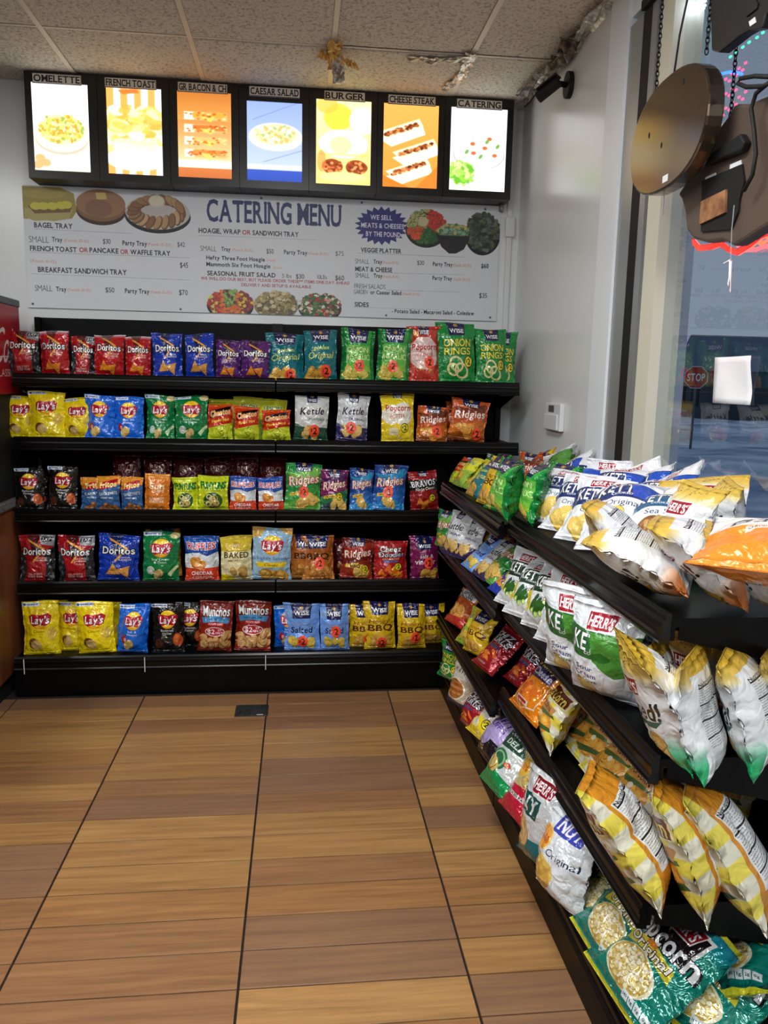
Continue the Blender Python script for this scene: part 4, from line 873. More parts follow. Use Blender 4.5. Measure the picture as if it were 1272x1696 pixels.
# ------------------------------------------------------------------ bags on the window rack
# (design, deck index, bottom px, top px, length, width, heading deg (180 = aisle), thickness, flop)
DZF = RDF+[.165]; DZN = RDN+[.165]
RB = [
 # top deck, far section
 ('cheetos',0,(741,797),(764,777),.17,.13,182,.04,0), ('vinegar',0,(748,800),(778,768),.18,.13,182,.04,0), ('limechip',0,(757,808),(790,768),.20,.15,186,.05,0), ('limechip',0,(768,812),(806,770),.22,.15,186,.05,.05), ('creamonion',0,(800,792),(815,755),.18,.16,180,.05,0), ('oniongarlic',0,(822,795),(838,758),.18,.16,190,.05,0),
 ('golden',0,(781,826),(822,775),.23,.17,186,.06,0), ('honeybbq',0,(802,838),(832,764),.24,.17,190,.06,0), ('oniongarlic',0,(817,848),(846,766),.25,.17,192,.07,0), ('oniongarlic',0,(840,860),(856,772),.25,.17,166,.09,.10), ('oniongarlic',0,(874,866),(893,778),.25,.17,174,.09,.12), ('oniongarlic',0,(899,862),(935,776),.25,.17,200,.07,.05),
 ('ridgorange',0,(868,818),(878,768),.22,.17,200,.06,.0), ('ridgorange',0,(896,815),(902,766),.22,.16,190,.06,.0), ('honeybbq',0,(920,815),(935,764),.22,.17,210,.06,.0), ('ridgblue',0,(940,818),(948,768),.22,.16,190,.06,.0),
 ('oniongarlic',0,(915,838),(945,772),.24,.16,215,.06,.08), ('hkgreen',0,(955,832),(963,764),.24,.17,225,.06,0), ('hkgreen',0,(978,834),(985,770),.24,.17,220,.06,0),
 # top deck, near section, kettle bags
 ('hkblue',0,(911,874),(946,796),.25,.17,215,.08,.05), ('hkblue',0,(931,890),(972,800),.26,.18,215,.09,.05), ('hkblue',0,(962,908),(1003,804),.27,.18,220,.09,.05), ('hkblue',0,(1010,932),(1050,820),.28,.19,232,.09,.03), ('hkcyan',0,(1075,950),(1112,842),.27,.18,232,.09,.03),
 ('hkblue',0,(965,850),(978,782),.26,.17,200,.07,.1), ('hkblue',0,(990,862),(1008,788),.26,.17,220,.07,-.1), ('hkblue',0,(1018,872),(1036,798),.26,.18,225,.08,.15), ('hkblue',0,(1045,882),(1068,805),.26,.18,230,.08,-.1), ('hkblue',0,(1085,888),(1104,812),.26,.18,215,.08,.2), ('hkblue',0,(1000,842),(1022,776),.26,.17,205,.07,.04), ('hkblue',0,(1035,855),(1055,786),.26,.17,235,.07,.12), ('hkblue',0,(1120,882),(1140,820),.26,.17,205,.07,.06),
 ('hkblue',0,(945,868),(960,792),.25,.17,235,.07,.1), ('hkcyan',0,(1150,890),(1165,825),.26,.18,225,.07,.1), ('hkblue',0,(1040,905),(1080,825),.27,.18,228,.08,.15), ('hkblue',0,(1190,900),(1208,826),.26,.18,200,.07,.0),
 ('popped',0,(1138,948),(1156,842),.27,.19,185,.10,.05), ('popped',0,(1190,932),(1198,836),.27,.19,165,.10,.05), ('popped',0,(1262,925),(1256,826),.30,.24,235,.07,.0),
 ('ripple',0,(1092,962),(992,862),.28,.19,150,.10,.0), ('ripple',0,(1142,994),(990,918),.29,.19,150,.10,.0), ('ripple',0,(1236,1012),(1092,893),.30,.20,150,.10,.0), ('ripple',0,(1335,1025),(1200,920),.30,.20,150,.10,.0),
 # second deck, far section
 ('ridggreen',1,(735,908),(742,846),.20,.16,200,.06,0), ('wkorig',1,(748,922),(770,850),.22,.16,205,.06,0), ('wkorig',1,(762,928),(790,858),.22,.15,205,.06,0), ('honeybbq',1,(778,926),(806,868),.21,.15,205,.06,0), ('wlight',1,(772,946),(826,892),.22,.16,185,.06,0), ('wkorig',1,(790,960),(845,903),.23,.16,187,.06,0), ('ridggreen',1,(806,970),(874,912),.24,.15,184,.06,0), ('doodblue',1,(818,988),(884,928),.25,.16,186,.06,0), ('ridgorange',1,(838,905),(856,876),.2,.15,185,.05,0),
 # second deck, near section
 ('hkjal',1,(846,1010),(880,930),.25,.18,205,.07,0), ('hkjal',1,(866,1032),(910,952),.25,.19,208,.08,.03), ('hkjal',1,(899,1052),(935,962),.26,.18,210,.08,0), ('hkorange',1,(920,1074),(950,968),.27,.17,212,.08,0), ('hkgreen',1,(958,1116),(956,975),.29,.20,222,.11,0), ('hkgreen',1,(1008,1155),(1012,1008),.29,.20,215,.10,0),
 ('hkgreen',1,(985,1040),(990,975),.26,.17,215,.07,0), ('hkblue',1,(1040,1080),(1050,1010),.26,.17,210,.07,0), ('hkcyan',1,(1080,1130),(1085,1075),.26,.17,200,.07,0), ('hkblue',1,(920,960),(930,925),.24,.16,200,.06,0), ('hkblue',1,(955,990),(965,950),.24,.16,200,.06,0),
 ('popped',1,(1120,1258),(1034,1078),.30,.20,170,.10,.0), ('popped',1,(1150,1244),(1094,1090),.29,.19,142,.06,.0), ('popped',1,(1184,1277),(1154,1112),.29,.20,140,.085,.0), ('popped',1,(1262,1272),(1210,1108),.29,.20,140,.095,.0), ('popped',1,(1335,1265),(1282,1105),.29,.20,140,.095,.0),
 ('ripple',1,(1165,1170),(1140,1080),.28,.19,215,.08,.0), ('ripple',1,(1215,1170),(1205,1075),.28,.19,235,.08,.0),
 # third deck
 ('wavy',2,(750,1037),(782,983),.21,.18,195,.06,0), ('limechip',2,(768,1072),(796,1022),.21,.15,198,.06,0), ('honeybbq',2,(784,1086),(808,1024),.22,.15,205,.07,0), ('curls',2,(797,1114),(855,1052),.24,.18,192,.08,0), ('curls',2,(848,1138),(896,1072),.23,.16,192,.08,0), ('ribs',2,(864,1190),(930,1112),.27,.23,186,.09,0),
 ('corn',2,(905,1234),(948,1162),.26,.19,168,.09,0), ('corn',2,(938,1238),(1006,1165),.28,.20,182,.06,0), ('corn',2,(958,1268),(1030,1190),.28,.21,182,.06,0), ('corn',2,(982,1305),(1062,1225),.28,.21,182,.06,0), ('corn',2,(1012,1350),(1095,1268),.28,.21,182,.06,0),
 ('corn',2,(1098,1488),(966,1296),.32,.20,152,.11,.0), ('corn',2,(1168,1502),(1080,1296),.32,.20,154,.105,.0), ('corn',2,(1266,1517),(1136,1306),.32,.20,150,.115,.0), ('corn',2,(1225,1350),(1205,1300),.26,.18,200,.05,.0),
 # base deck
 ('onionrings',3,(743,1126),(750,1064),.22,.17,210,.08,0), ('chipoval',3,(757,1170),(772,1104),.23,.17,200,.08,0), ('curls',3,(775,1210),(802,1158),.20,.16,192,.07,0), ('popbutter',3,(790,1230),(838,1165),.25,.20,196,.10,0), ('puffs',3,(802,1262),(858,1200),.24,.17,186,.07,0), ('dip',3,(815,1316),(880,1222),.27,.20,192,.09,0), ('redchip',3,(846,1356),(896,1262),.25,.18,192,.08,0), ('tealkettle',3,(893,1436),(915,1290),.30,.21,200,.11,0), ('original',3,(926,1496),(958,1365),.27,.21,198,.11,0),
 ('tealpop',3,(962,1532),(1060,1452),.30,.24,184,.08,0), ('tealpop',3,(978,1590),(1095,1492),.33,.25,184,.08,0), ('tealpop',3,(1012,1664),(1150,1535),.34,.27,186,.09,0), ('tealpop',3,(1115,1715),(1215,1590),.32,.25,205,.09,0), ('tealpop',3,(1185,1715),(1290,1590),.32,.24,212,.09,0)]
SHW = ['top', 'second', 'third', 'bottom']
cnt = {}
for e in RB:
    d, dk, pb_, pt_, h_, w_, hd, t_, fp = e
    z0 = DZN[dk]+.003; B_ = atZ(pb_[0], pb_[1], z0); r_ = px_ray(*pt_)
    if B_.y > 2.52: z0 = DZF[dk]+.003; B_ = atZ(pb_[0], pb_[1], z0)
    if B_.x > 1.03: B_.x = 1.03
    B_.y = min(B_.y, 3.60)
    hv = Vector((math.cos(math.radians(hd)), math.sin(math.radians(hd)), 0))   # facing direction (-local y)
    pl = Vector((-hv.y, hv.x, 0)); dn_ = r_.dot(pl)/r_.length
    if abs(dn_) > .33:      # the top lies in the upright plane through the foot along the facing direction
        T_ = O3 + r_*((B_-O3).dot(pl)/r_.dot(pl))
    else:                   # facing the aisle's mouth: the farther point at the bag's own length
        oc = O3-B_; a = r_.dot(r_); b = 2*r_.dot(oc); c_ = oc.dot(oc)-h_*h_; disc = b*b-4*a*c_
        T_ = O3+r_*((-b+math.sqrt(max(disc, 0)))/(2*a))
    if T_.x > 1.10: T_.x = 1.10
    zax = T_-B_; h_ = min(max(zax.length, h_*.8), h_*1.25); zax.normalize()
    if zax.z < .15: zax.z = .15; zax.normalize()
    fr_ = (hv - zax*hv.dot(zax)).normalized(); xax = fr_.cross(zax)*-1
    seedc[0] += 1
    o = make_bag(d, w_, h_, t_, seedc[0], fp)
    # rest the lowest corner on the deck
    n_ = zax.cross(xax); low = min(s1*w_/2*xax.z for s1 in (-1, 1))
    put_bag(o, (B_.x, B_.y, z0 - low*.9 + abs(n_.z)*t_*.30), xax, zax)
    k = cnt.get(dk, 0); cnt[dk] = k+1
    e_ = (B_.y, o, d, dk); allbags.append(e_)
o = make_bag('bakedorange', .25, .27, .085, 977, 0.)
B_ = atZ(1264, 948, 1.215); put_bag(o, B_, (.72, -.69, 0), (.62, .76, .16)); allbags.append((B_.y, o, 'bakedorange', 0))
for dk in range(4):
    L_ = sorted([e for e in allbags if e[3] == dk], key=lambda e: -e[0])
    per = {}
    for y, o, d, _ in L_:
        k = per.get(d, 0); per[d] = k+1
        tot = sum(1 for q in L_ if q[2] == d)
        pos = f"{ORD[k]} from the back, " if tot > 1 else ''
        tag(o, f"{DESC[d]}, {pos}{SHW[dk]} window rack shelf", 'snack bag', f'snack bags on the {SHW[dk]} shelf of the window rack')

# ------------------------------------------------------------------ menu board
def menu_img():
    SW = 2048; A = .597/2.449; c = Cv(SW, A, 'e2e6ec', 3)
    def U(x, y):
        yt = 308+(x-42)*.0420; yb = 508+(x-43)*.0335; xl = 42+(y-308)*.005; xr = 829-(y-341)*.047
        return (x-xl)/(xr-xl), (y-yt)/(yb-yt)*A
    def t(s, x0, x1, y, h, col='1c1e26', **k):
        a = U(x0, y)[0]; b, yy = U(x1, y); m_ = U((x0+x1)/2, y)[1]; c.txt(s, a, b, m_, h/200*A*.86 if 'out' not in k else h/200*A, col, **k)
    def ln(x0, y0, x1, y1): a = U(x0, y0); b = U(x1, y1); c.line(a[0], a[1], b[0], b[1], .0006, '9a9ca6')
    def el(x, y, rx, ry, col, al=1., rot=0., wob=0.): u = U(x, y); c.ell(u[0], u[1], rx/787, ry/787, col, al, rot, wob)
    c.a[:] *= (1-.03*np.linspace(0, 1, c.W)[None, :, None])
    # food pictures
    def pl(pts, col): c.poly([U(*p) for p in pts], col)
    pl([(42, 310), (100, 312), (122, 322), (126, 350), (118, 362), (90, 366), (42, 362)], 'a89a4c'); pl([(44, 345), (120, 348), (112, 363), (60, 366), (44, 360)], 'b8ac6a'); pl([(50, 342), (120, 340), (115, 352), (60, 354)], '7a5c34')
    for x, y in ((62, 342), (74, 342), (88, 342), (102, 341), (110, 340)): el(x, y, 9, 6, 'd8d04c')
    el(74, 322, 34, 8, 'b8a85c', .6)
    el(164, 350, 39, 22, '3a2418'); el(164, 345, 39, 21, '8c6442'); el(164, 338, 39, 22, 'a87c58'); el(160, 346, 22, 14, '7a5448', .5); pl([(156, 320), (172, 320), (174, 331), (158, 331)], 'd8c070')
    el(254, 358, 53, 27, '1c1c22'); el(254, 352, 52, 27, 'c8c4bc'); r = c.r
    for k in range(20):
        a = k/20*6.28; el(254+38*math.cos(a), 350+19*math.sin(a), 12, 6.5, '7a5838', 1, a*.5+1.2); el(253+38*math.cos(a), 349+19*math.sin(a), 10.5, 5.2, r.choice(['c09a68', 'a88054', 'd0ac7c', '94684a']), 1, a*.5+1.2)
    el(253, 334, 13, 10, 'd8d0b8'); el(253, 333, 11, 8, 'e8e0c8')
    def pile(x, y, rx, ry, rim, cols, n, s=3.2, cut=None):
        el(x, y+3, rx, ry, rim)
        for _ in range(n):
            a = r.uniform(0, 6.28); q = math.sqrt(r.random())*.92; px, py = x+rx*q*math.cos(a), y+ry*q*math.sin(a)-1.5
            cc = cols(px-x, py-y) if callable(cols) else r.choice(cols); el(px+.6, py+.8, s, s*.8, '30302a', .6, 0, .2); el(px, py, s, s*.8, cc, 1, 0, .25)
    def fruit(dx, dy):
        if dx < -15: return r.choice(['d84c3c', 'e0d060', 'c83830'])
        if abs(dx) < 10 and dy < 2: return r.choice(['7ca850', '94bc60', '6c2424'])
        if dx > 15: return r.choice(['e8c840', '8c2430', 'a83038']) 
        return r.choice(['f08038', 'e87030'])
    pile(367, 503, 39, 24, '15151c', fruit, 420); pile(443, 504, 37, 22, '8c7c5c', ['c0ac78', 'a89460', 'd8c898', '8c7848', '6c5c38'], 300, 4); pile(516, 508, 37, 22, '1c202c', ['3c6c34', 'b83828', 'e0e0d0', '5c8c48', 'd8a890', '28502c'], 420)
    def veg(dx, dy):
        a = math.atan2(dy, dx)
        return r.choice(['c83c30', 'd84438']) if -1.4 < a < .4 else r.choice(['e0602c', 'd8502c']) if a > 2.2 else r.choice(['2c5c2c', '3c7434']) if a > .4 else r.choice(['b8b878', '8c9c58'])
    pile(699, 376, 36, 30, '1c2420', veg, 420); el(694, 366, 9, 8, 'c8c098')
    pile(797, 385, 31, 34, '14161a', ['4c5450', '3c443c', '6c746c', '5c6440', '2c302c'], 300, 4)
    pile(745, 384, 29, 13, '20241f', ['6c9c74', '4c7c50', 'a0b87c', '8cb898', 'c8b468'], 200); pl([(716, 388), (775, 391), (764, 412), (750, 419), (738, 419), (725, 408)], '26242a')
    # burst
    pts = []
    for k in range(44):
        a = k/44*6.283; q = 1 if k % 2 else .80; pts.append(U(623+46*q*math.cos(a), 373+32*q*math.sin(a)))
    c.poly(pts, '34307c'); t('WE SELL', 604, 641, 359.5, 9, 'e8e8f4'); t('MEATS & CHEESES', 588, 661, 373, 9, 'e8e8f4'); t('BY THE POUND', 596, 655, 387, 9, 'e8e8f4')
    t('CATERING MENU', 333, 555, 352.5, 40, '2a2a68', serif=.0012)
    F_ = 'd89484'; B = dict(w='b')
    t('BAGEL TRAY', 58, 118, 373.5, 9); ln(58, 379, 213, 386)
    t('SMALL', 49, 80, 396, 12, '4a4c50', w='t'); t('Tray', 85, 101, 396, 8.5); t('(Feeds 10-15)', 104, 143, 398, 5.5, F_, w='n'); t('$30', 165, 177, 399, 9, w='n'); t('Party Tray', 196, 235, 402, 8.5); t('(Feeds 15-20)', 236, 274, 404, 5.5, F_, w='n'); t('$42', 284, 296, 404, 9, '3a3c40', w='n')
    t('FRENCH TOAST', 50, 123, 411.5, 9); t('OR', 127, 141, 413, 8.5, 'b84040'); t('PANCAKE', 143, 189, 414, 9); t('OR', 192, 205, 416, 8.5, 'b84040'); t('WAFFLE TRAY', 208, 272, 417.5, 9); ln(50, 416.5, 303, 426)
    t('(Feeds 10-12)', 50, 90, 431.5, 5.5, F_, w='n'); t('$45', 287, 300, 438, 10, w='n')
    t('BREAKFAST SANDWICH TRAY', 61, 201, 447.5, 9.5); ln(50, 452, 304, 463)
    t('SMALL', 55, 82, 476, 11, '2c2e34', w='t'); t('Tray', 88, 104, 477.5, 8.5); t('(Feeds 10-15)', 106, 143, 479, 5.5, F_, w='n'); t('$50', 166, 180, 479, 9.5, w='n'); t('Party Tray', 197, 236, 481, 8.5); t('(Feeds 15-20)', 238, 272, 483, 5.5, F_, w='n'); t('$70', 284, 298, 483.5, 10, w='n')
    t('HOAGIE, WRAP', 319, 387, 382, 9); t('OR', 390, 404, 384, 8.5, 'b84040'); t('SANDWICH TRAY', 407, 483, 386, 9); ln(319, 389, 514, 396.5)
    t('SMALL', 321, 347, 410.5, 10, '3a3c42', w='t'); t('Tray', 355, 370, 411.5, 8); t('(Feeds 10-15)', 373, 407, 413, 5.5, F_, w='n'); t('$50', 429, 441, 415, 9, w='n'); t('Party Tray', 458, 497, 417, 8); t('(Feeds 15-20)', 499, 532, 419, 5.5, F_, w='n'); t('$75', 544, 558, 419, 9, '5a5c62', w='n')
    t('Hefty Three Foot Hoagie', 330, 426, 427, 7.5); t('(Feeds)', 430, 444, 430, 5, F_, w='n'); t('Mammoth Six Foot Hoagie', 330, 435, 438, 7.5); t('(Feeds)', 440, 454, 442, 5, F_, w='n')
    t('SEASONAL FRUIT SALAD', 331, 443, 453, 8.5); t('5 lbs', 454, 470, 456, 8, w='t'); t('$30', 477, 491, 457, 9, w='n'); t('10LBs', 513, 529, 458, 8, w='t'); t('$60', 543, 558, 459.5, 9.5, w='n')
    t('WE WILL DO OUR BEST, BUT PLEASE ORDER THESE** ITEMS ONE DAY AHEAD', 320, 567, 464, 5.8, 'b05860'); t('DELIVERY AND SETUP IS AVAILABLE', 386, 502, 472.5, 5.8, 'b05860')
    t('VEGGIE PLATTER', 587, 656, 414, 8.5); ln(581, 418, 765, 425)
    t('SMALL', 577, 601, 432, 9.5, '4a4c50', w='t'); t('Tray', 608, 623, 432.5, 8); t('(Feeds 10-15)', 624, 651, 434, 5.5, F_, w='n'); t('$30', 683, 695, 434.5, 8.5, w='n'); t('Party Tray', 710, 744, 437, 7.5); t('(Feeds 20-25)', 745, 776, 439, 5.5, 'd07060', w='n'); t('$60', 794, 807, 440, 8.5)
    t('MEAT & CHEESE', 577, 640, 445.5, 8.5); ln(620, 451, 766, 455); t('SMALL', 577, 601, 455.5, 9.5, '2c2e34', w='t'); t('Tray', 608, 623, 456, 8); t('(Feeds 10-15)', 624, 651, 457.5, 5.5, F_, w='n'); t('Party Tray', 709, 743, 460.5, 7.5); t('(Feeds 20-25)', 745, 775, 462.5, 5.5, F_, w='n')
    t('FRESH SALADS', 575, 628, 474, 9, w='t'); t('GARDEN', 574, 597, 483, 9, w='t'); t('or Caesar Salad', 602, 655, 484.5, 7.5); t('(Feeds 10-12)', 657, 687, 487, 5, F_, w='n'); t('$35', 790, 804, 490, 9.5, w='n'); ln(628, 480, 756, 484)
    t('SIDES', 575, 599, 504.5, 8.5); ln(572, 509, 720, 514); t('- Potato Salad - Macaroni Salad - Coleslaw', 638, 781, 518, 7.5)
    return c.done('menu_print')
def img_mat(name, im, rough=.5, es=0.):
    m = bpy.data.materials.new(name); m.use_nodes = True; N = m.node_tree.nodes; L = m.node_tree.links; b = N['Principled BSDF']
    t = N.new('ShaderNodeTexImage'); t.image = im; t.extension = 'EXTEND'; b.inputs['Roughness'].default_value = rough; L.new(t.outputs[0], b.inputs['Base Color'])
    if es: L.new(t.outputs[0], b.inputs['Emission Color']); b.inputs['Emission Strength'].default_value = es; b.inputs['Base Color'].default_value = (0, 0, 0, 1); L.remove(b.inputs['Base Color'].links[0])
    return m
def quadXZ(name, x0, x1, z0, z1, y, m_, parent=None):
    return mesh_obj(name, [(x0, y, z0), (x1, y, z0), (x1, y, z1), (x0, y, z1)], [(0, 1, 2, 3)], m_, parent, uvs=[(0, 0), (1, 0), (1, 1), (0, 1)])
mb_ = tag(empty('menu_board', (0, YB-.002, 0)), 'white catering menu board with food pictures on the back wall', 'sign')
MB().box(-1.384, 1.065, -.010, 0, 1.8515, 2.448).obj('board', M_white, mb_)
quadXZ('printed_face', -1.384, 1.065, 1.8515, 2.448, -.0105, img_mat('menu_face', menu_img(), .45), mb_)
for x, z in ((-1.36, 1.87), (-.62, 1.865), (-.05, 1.862), (.46, 1.865), (1.03, 1.87), (-.2, 2.435), (.32, 2.435), (.98, 2.43)):
    MB().prism([(.006*math.cos(i*math.pi/4), .006*math.sin(i*math.pi/4)) for i in range(8)], lambda p, t: (x+p[0], t, z+p[1]), -.014, -.010).obj('screw', M_grey, mb_)

# ------------------------------------------------------------------ light boxes
def food(k):
    c = Cv(256, 1.52, 'ffffff', 30+k); r = c.r; A = 1.52
    if k == 0:
        c.grad(0, 1.1, 'ffffff', 'fff8e8'); c.grad(1.1, 1.52, 'f0e6d4', 'fff0e0'); c.ell(.5, .93, .49, .30, 'c8b8a0'); c.ell(.5, .88, .48, .30, 'fffaf0'); c.ell(.5, .86, .42, .25, 'e8dcc4'); c.ell(.5, .80, .40, .24, 'f0d080')
        for _ in range(170):
            a = r.uniform(0, 6.28); q = math.sqrt(r.random()); c.ell(.5+.40*q*math.cos(a), .78+.25*q*math.sin(a), .035, .024, r.choice(['f4d060', 'e8b040', 'fff0a0', '9cb050', 'f8e8b0', 'd89838']), 1, r.uniform(0, 3), .3)
        for x, y in ((.1, 1.3), (.2, 1.38), (.06, 1.42)): c.ell(x, y, .09, .07, 'e8a468', .9)
        c.line(.3, 1.18, .8, 1.2, .015, 'c8b8a0')
    elif k == 1:
        for i in range(5): c.rect(i*.25, 0, i*.25+.13, A, 'f0a050'); 
        c.rect(0, .5, 1, 1.2, 'ffe8b0', .5); c.ell(.5, 1.25, .55, .2, 'fffdf2'); 
        for _ in range(90): c.ell(r.uniform(.08, .92), r.uniform(.35, .95), .13, .07, r.choice(['f8c860', 'ffe490', 'e8a040', 'fff0b0', 'fff8d8', 'f0b450']), .8, r.uniform(-.5, .5), .3)
        c.poly([(.1, .9), (.9, .85), (.98, 1.2), (.1, 1.2)], 'fff4cc', .7); c.poly([(.2, .05), (.55, .0), (.6, .08), (.3, .12)], 'f07030')
    elif k == 2:
        c.grad(0, .5, 'c87830', 'e8a050'); c.grad(.5, 1.25, 'e09048', 'ffd8a0'); c.grad(1.3, 1.52, 'd87c40', 'c86c34'); c.rect(0, 1.2, 1, 1.34, 'fff4e0')
        for i in range(4):
            y = .42+i*.22; c.rect(.12, y-.07, .92, y+.07, 'f0b870'); c.rect(.12, y-.07, .3, y+.07, 'fff6e4'); c.rect(.28, y-.06, .88, y+.03, ('f4a83c', 'e07830', 'f8c070', 'e89040')[i]); c.poly([(.4, y), (.7, y), (.62, y+.1), (.5, y+.06)], 'ffd860', .9)
            for _ in range(25): c.ell(r.uniform(.15, .9), y+r.uniform(-.06, .06), .03, .015, r.choice(['d86820', 'ffe0a0', 'c85010']), .8)
    elif k == 3:
        c.grad(0, 1.2, '9cb4f0', 'c8d8ff'); c.grad(1.28, 1.52, '3c5cc8', '3050b8'); c.rect(0, 1.2, 1, 1.3, 'e8f0ff'); c.line(.1, .35, .9, .0, .01, '7c8cc8'); c.line(.3, 1.15, 1, .9, .01, '7c8cc8')
        c.ell(.52, .70, .5, .28, 'c0d0f0'); c.ell(.52, .66, .49, .27, 'fffffa'); c.ell(.52, .62, .42, .2, 'fff4cc')
        for _ in range(120):
            a = r.uniform(0, 6.28); q = math.sqrt(r.random()); c.ell(.5+.38*q*math.cos(a), .6+.17*q*math.sin(a), .04, .025, r.choice(['fff8d8', 'f4e098', 'b8d080', 'ffffff', 'e8c870', 'fff0b0']), 1, r.uniform(0, 3), .3)
    elif k == 4:
        c.grad(0, 1.52, 'ffe8a0', 'ffd070'); c.ell(.4, .3, .26, .24, 'f8d840'); c.ell(.85, .35, .25, .25, 'fff4c8'); c.ell(.2, .1, .2, .15, 'f8a040', .7); c.ell(.5, .78, .45, .26, 'fffbe8'); c.ell(.45, .8, .2, .16, 'fff080', .8); c.rect(.05, .95, .95, 1.0, 'f0b850', .6)
        for x in (.3, .74):
            c.ell(x, 1.2, .2, .14, '8c3c14', 1, 0, .1)
            for _ in range(40): c.ell(x+r.uniform(-.15, .15), 1.2+r.uniform(-.1, .1), .03, .02, r.choice(['c86c34', '6c2810', 'e89858']), .8)
        c.ell(.5, 1.38, .42, .09, 'ffe088'); c.ell(.1, 1.1, .08, .2, 'e87838', .6)
    elif k == 5:
        c.grad(0, 1.52, 'f8a850', 'f09038')
        for i, (x, y) in enumerate(((.35, .45), (.62, .8), (.5, 1.15))):
            c.poly([(x-.45, y+.18), (x+.35, y-.1), (x+.42, y+.08), (x-.2, y+.33)], 'fff8e0'); c.poly([(x-.45, y+.08), (x+.3, y-.2), (x+.38, y-.06), (x-.3, y+.2)], 'fff0c4')
            for _ in range(60): q = r.random(); c.ell(x-.32+.6*q+r.uniform(-.02, .02), y+.12-.22*q+r.uniform(-.03, .03), .035, .022, r.choice(['8c4018', 'b8602c', '5c2410', 'd88c50']), .9, 0, .3)
        c.poly([(.0, 1.3), (.5, 1.52), (0, 1.52)], 'e87820'); c.poly([(1, 1.1), (1, 1.52), (.6, 1.52)], 'e87c28')
    else:
        c.ell(.52, .85, .45, .3, 'c0c8c0'); c.ell(.52, .82, .44, .3, 'fbfdf8'); c.ring(.52, .85, .46, .26, .01, '70787c')
        for _ in range(110):
            a = r.uniform(0, 6.28); q = math.sqrt(r.random()); c.ell(.52+.36*q*math.cos(a), .72+.24*q*math.sin(a), .045, .03, r.choice(['ffffff', 'f4f8e8', 'e0f0d0', 'fff4e0']), 1, r.uniform(0, 3), .3)
        for x, y in ((.4, .65), (.62, .72), (.42, .82), (.8, .85), (.7, .55)): c.ell(x, y, .045, .035, 'e8603c')
        for x, y in ((.55, .88), (.3, .8), (.66, .6), (.85, .68)): c.ell(x, y, .03, .05, '6c9c4c', 1, .6)
        for _ in range(60): a = r.uniform(0, 6.28); q = math.sqrt(r.random()); c.ell(.2+.2*q*math.cos(a), 1.2+.2*q*math.sin(a), .07, .045, r.choice(['a4e05c', '84c83c', 'd0f490', '64a82c']), .9, r.uniform(0, 3), .3)
    c.blur(3); return c.done('food_print')
def plate_img(s):
    c = Cv(384, .2, 'f2eee4', 2); c.rect(0, 0, 1, .012, '3a3834'); c.rect(0, .188, 1, .2, '3a3834'); c.rect(0, 0, .01, .2, '3a3834'); c.rect(.99, 0, 1, .2, '3a3834'); c.txt(s, .03, .97, .1, .125, '17161a', w='b', serif=.009); return c.done('plate_print')
M_frame = mat('black_frame', '120f0d', .35)
PAN = [(-1.275, -1.015, 'OMELETTE', (-1.266, -1.041), 'omelette'), (-.930, -.671, 'FRENCH TOAST', (-.934, -.691), 'french toast'), (-.596, -.338, 'GR BACON & CH', (-.592, -.353), 'bacon and cheese sandwich'), (-.262, .008, 'CAESAR SALAD', (-.251, -.002), 'caesar salad on blue'), (.078, .351, 'BURGER', (.116, .319), 'burger'), (.414, .692, 'CHEESE STEAK', (.433, .674), 'cheese steak'), (.756, 1.045, 'CATERING', (.78, 1.014), 'white salad bowl')]
EDG = [-1.306, -.972, -.634, -.30, .043, .383, .724, 1.078]
for k, (x0, x1, s, (l0, l1), nm) in enumerate(PAN):
    g = tag(empty('menu_light_box', (0, 4.15, 0)), f'lit {nm} picture box, {ORD[k]} from left above the menu board', 'light box', 'backlit food picture boxes')
    e0, e1 = EDG[k]+.001, EDG[k+1]-.001; f = MB(); z0, z1, a, b = 2.452, 2.932, 2.489, 2.885 if k != 3 else 2.858
    f.box(e0, x0, 0, .148, z0, z1).box(x1, e1, 0, .148, z0, z1).box(x0, x1, 0, .148, z0, a).box(x0, x1, 0, .148, b, z1).box(x0, x1, .12, .148, a, b)
    f.obj('frame', M_frame, g)
    quadXZ('backlit_print', x0, x1, a, b, .006, img_mat('backlit_film', food(k), .5, [1.2, 1.3, 1.0, .9, 1.35, 1.15, 1.25][k]), g)
    pl_ = MB().box(l0, l1, -.006, -.001, 2.878, 2.924).obj('name_plate', M_white, g)
    quadXZ('lettering', l0, l1, 2.878, 2.924, -.0065, img_mat('plate_face', plate_img(s), .5), pl_)

# ------------------------------------------------------------------ left side: counter cabinet and red drinks cooler
M_wood = mottle(mat('cabinet_wood', '6a3a20', .35), 2.5, '4c2612', '8a5230', .3, .7, 6, 'Object', (3, 3, .4))
cb_ = tag(empty('counter_cabinet', (-1.36, 3.6, 0)), 'reddish wood counter cabinet with grey top at left frame edge', 'cabinet')
MB().box(-.9, 0, -1.2, .69, .10, .885).obj('body', M_wood, cb_)
MB().box(-.88, -.02, -1.18, .67, 0, .10).obj('toe_kick', M_dark, cb_)
MB().box(-.92, .012, -1.22, .69, .885, .925).obj('countertop', mottle(mat('grey_laminate', '6a6a68', .35), 120, '4a4a4a', '8a8a88'), cb_, bevel=.005)
def coke_img():
    c = Cv(512, .62, 'a81822', 1); c.txt('Coca-Cola', .12, .93, .28, .28, 'e8dcd8', w='n', sh=.35, rot=-.02); c.txt('CLASSIC', .55, .85, .5, .06, 'e0c8c4', w='n'); c.line(.1, .4, .9, .36, .01, 'e8dcd8'); return c.done('cooler_print')
kx = -1.352
fr0 = 3.30; fr1 = 4.06
co_ = tag(empty('drinks_cooler', (kx, fr1, 0)), 'red drinks cooler with white script and grey cap left of back rack', 'cooler')
MB().box(-.6, -.004, -.76, 0, 1.42, 1.83).obj('red_panel', M_red, co_)
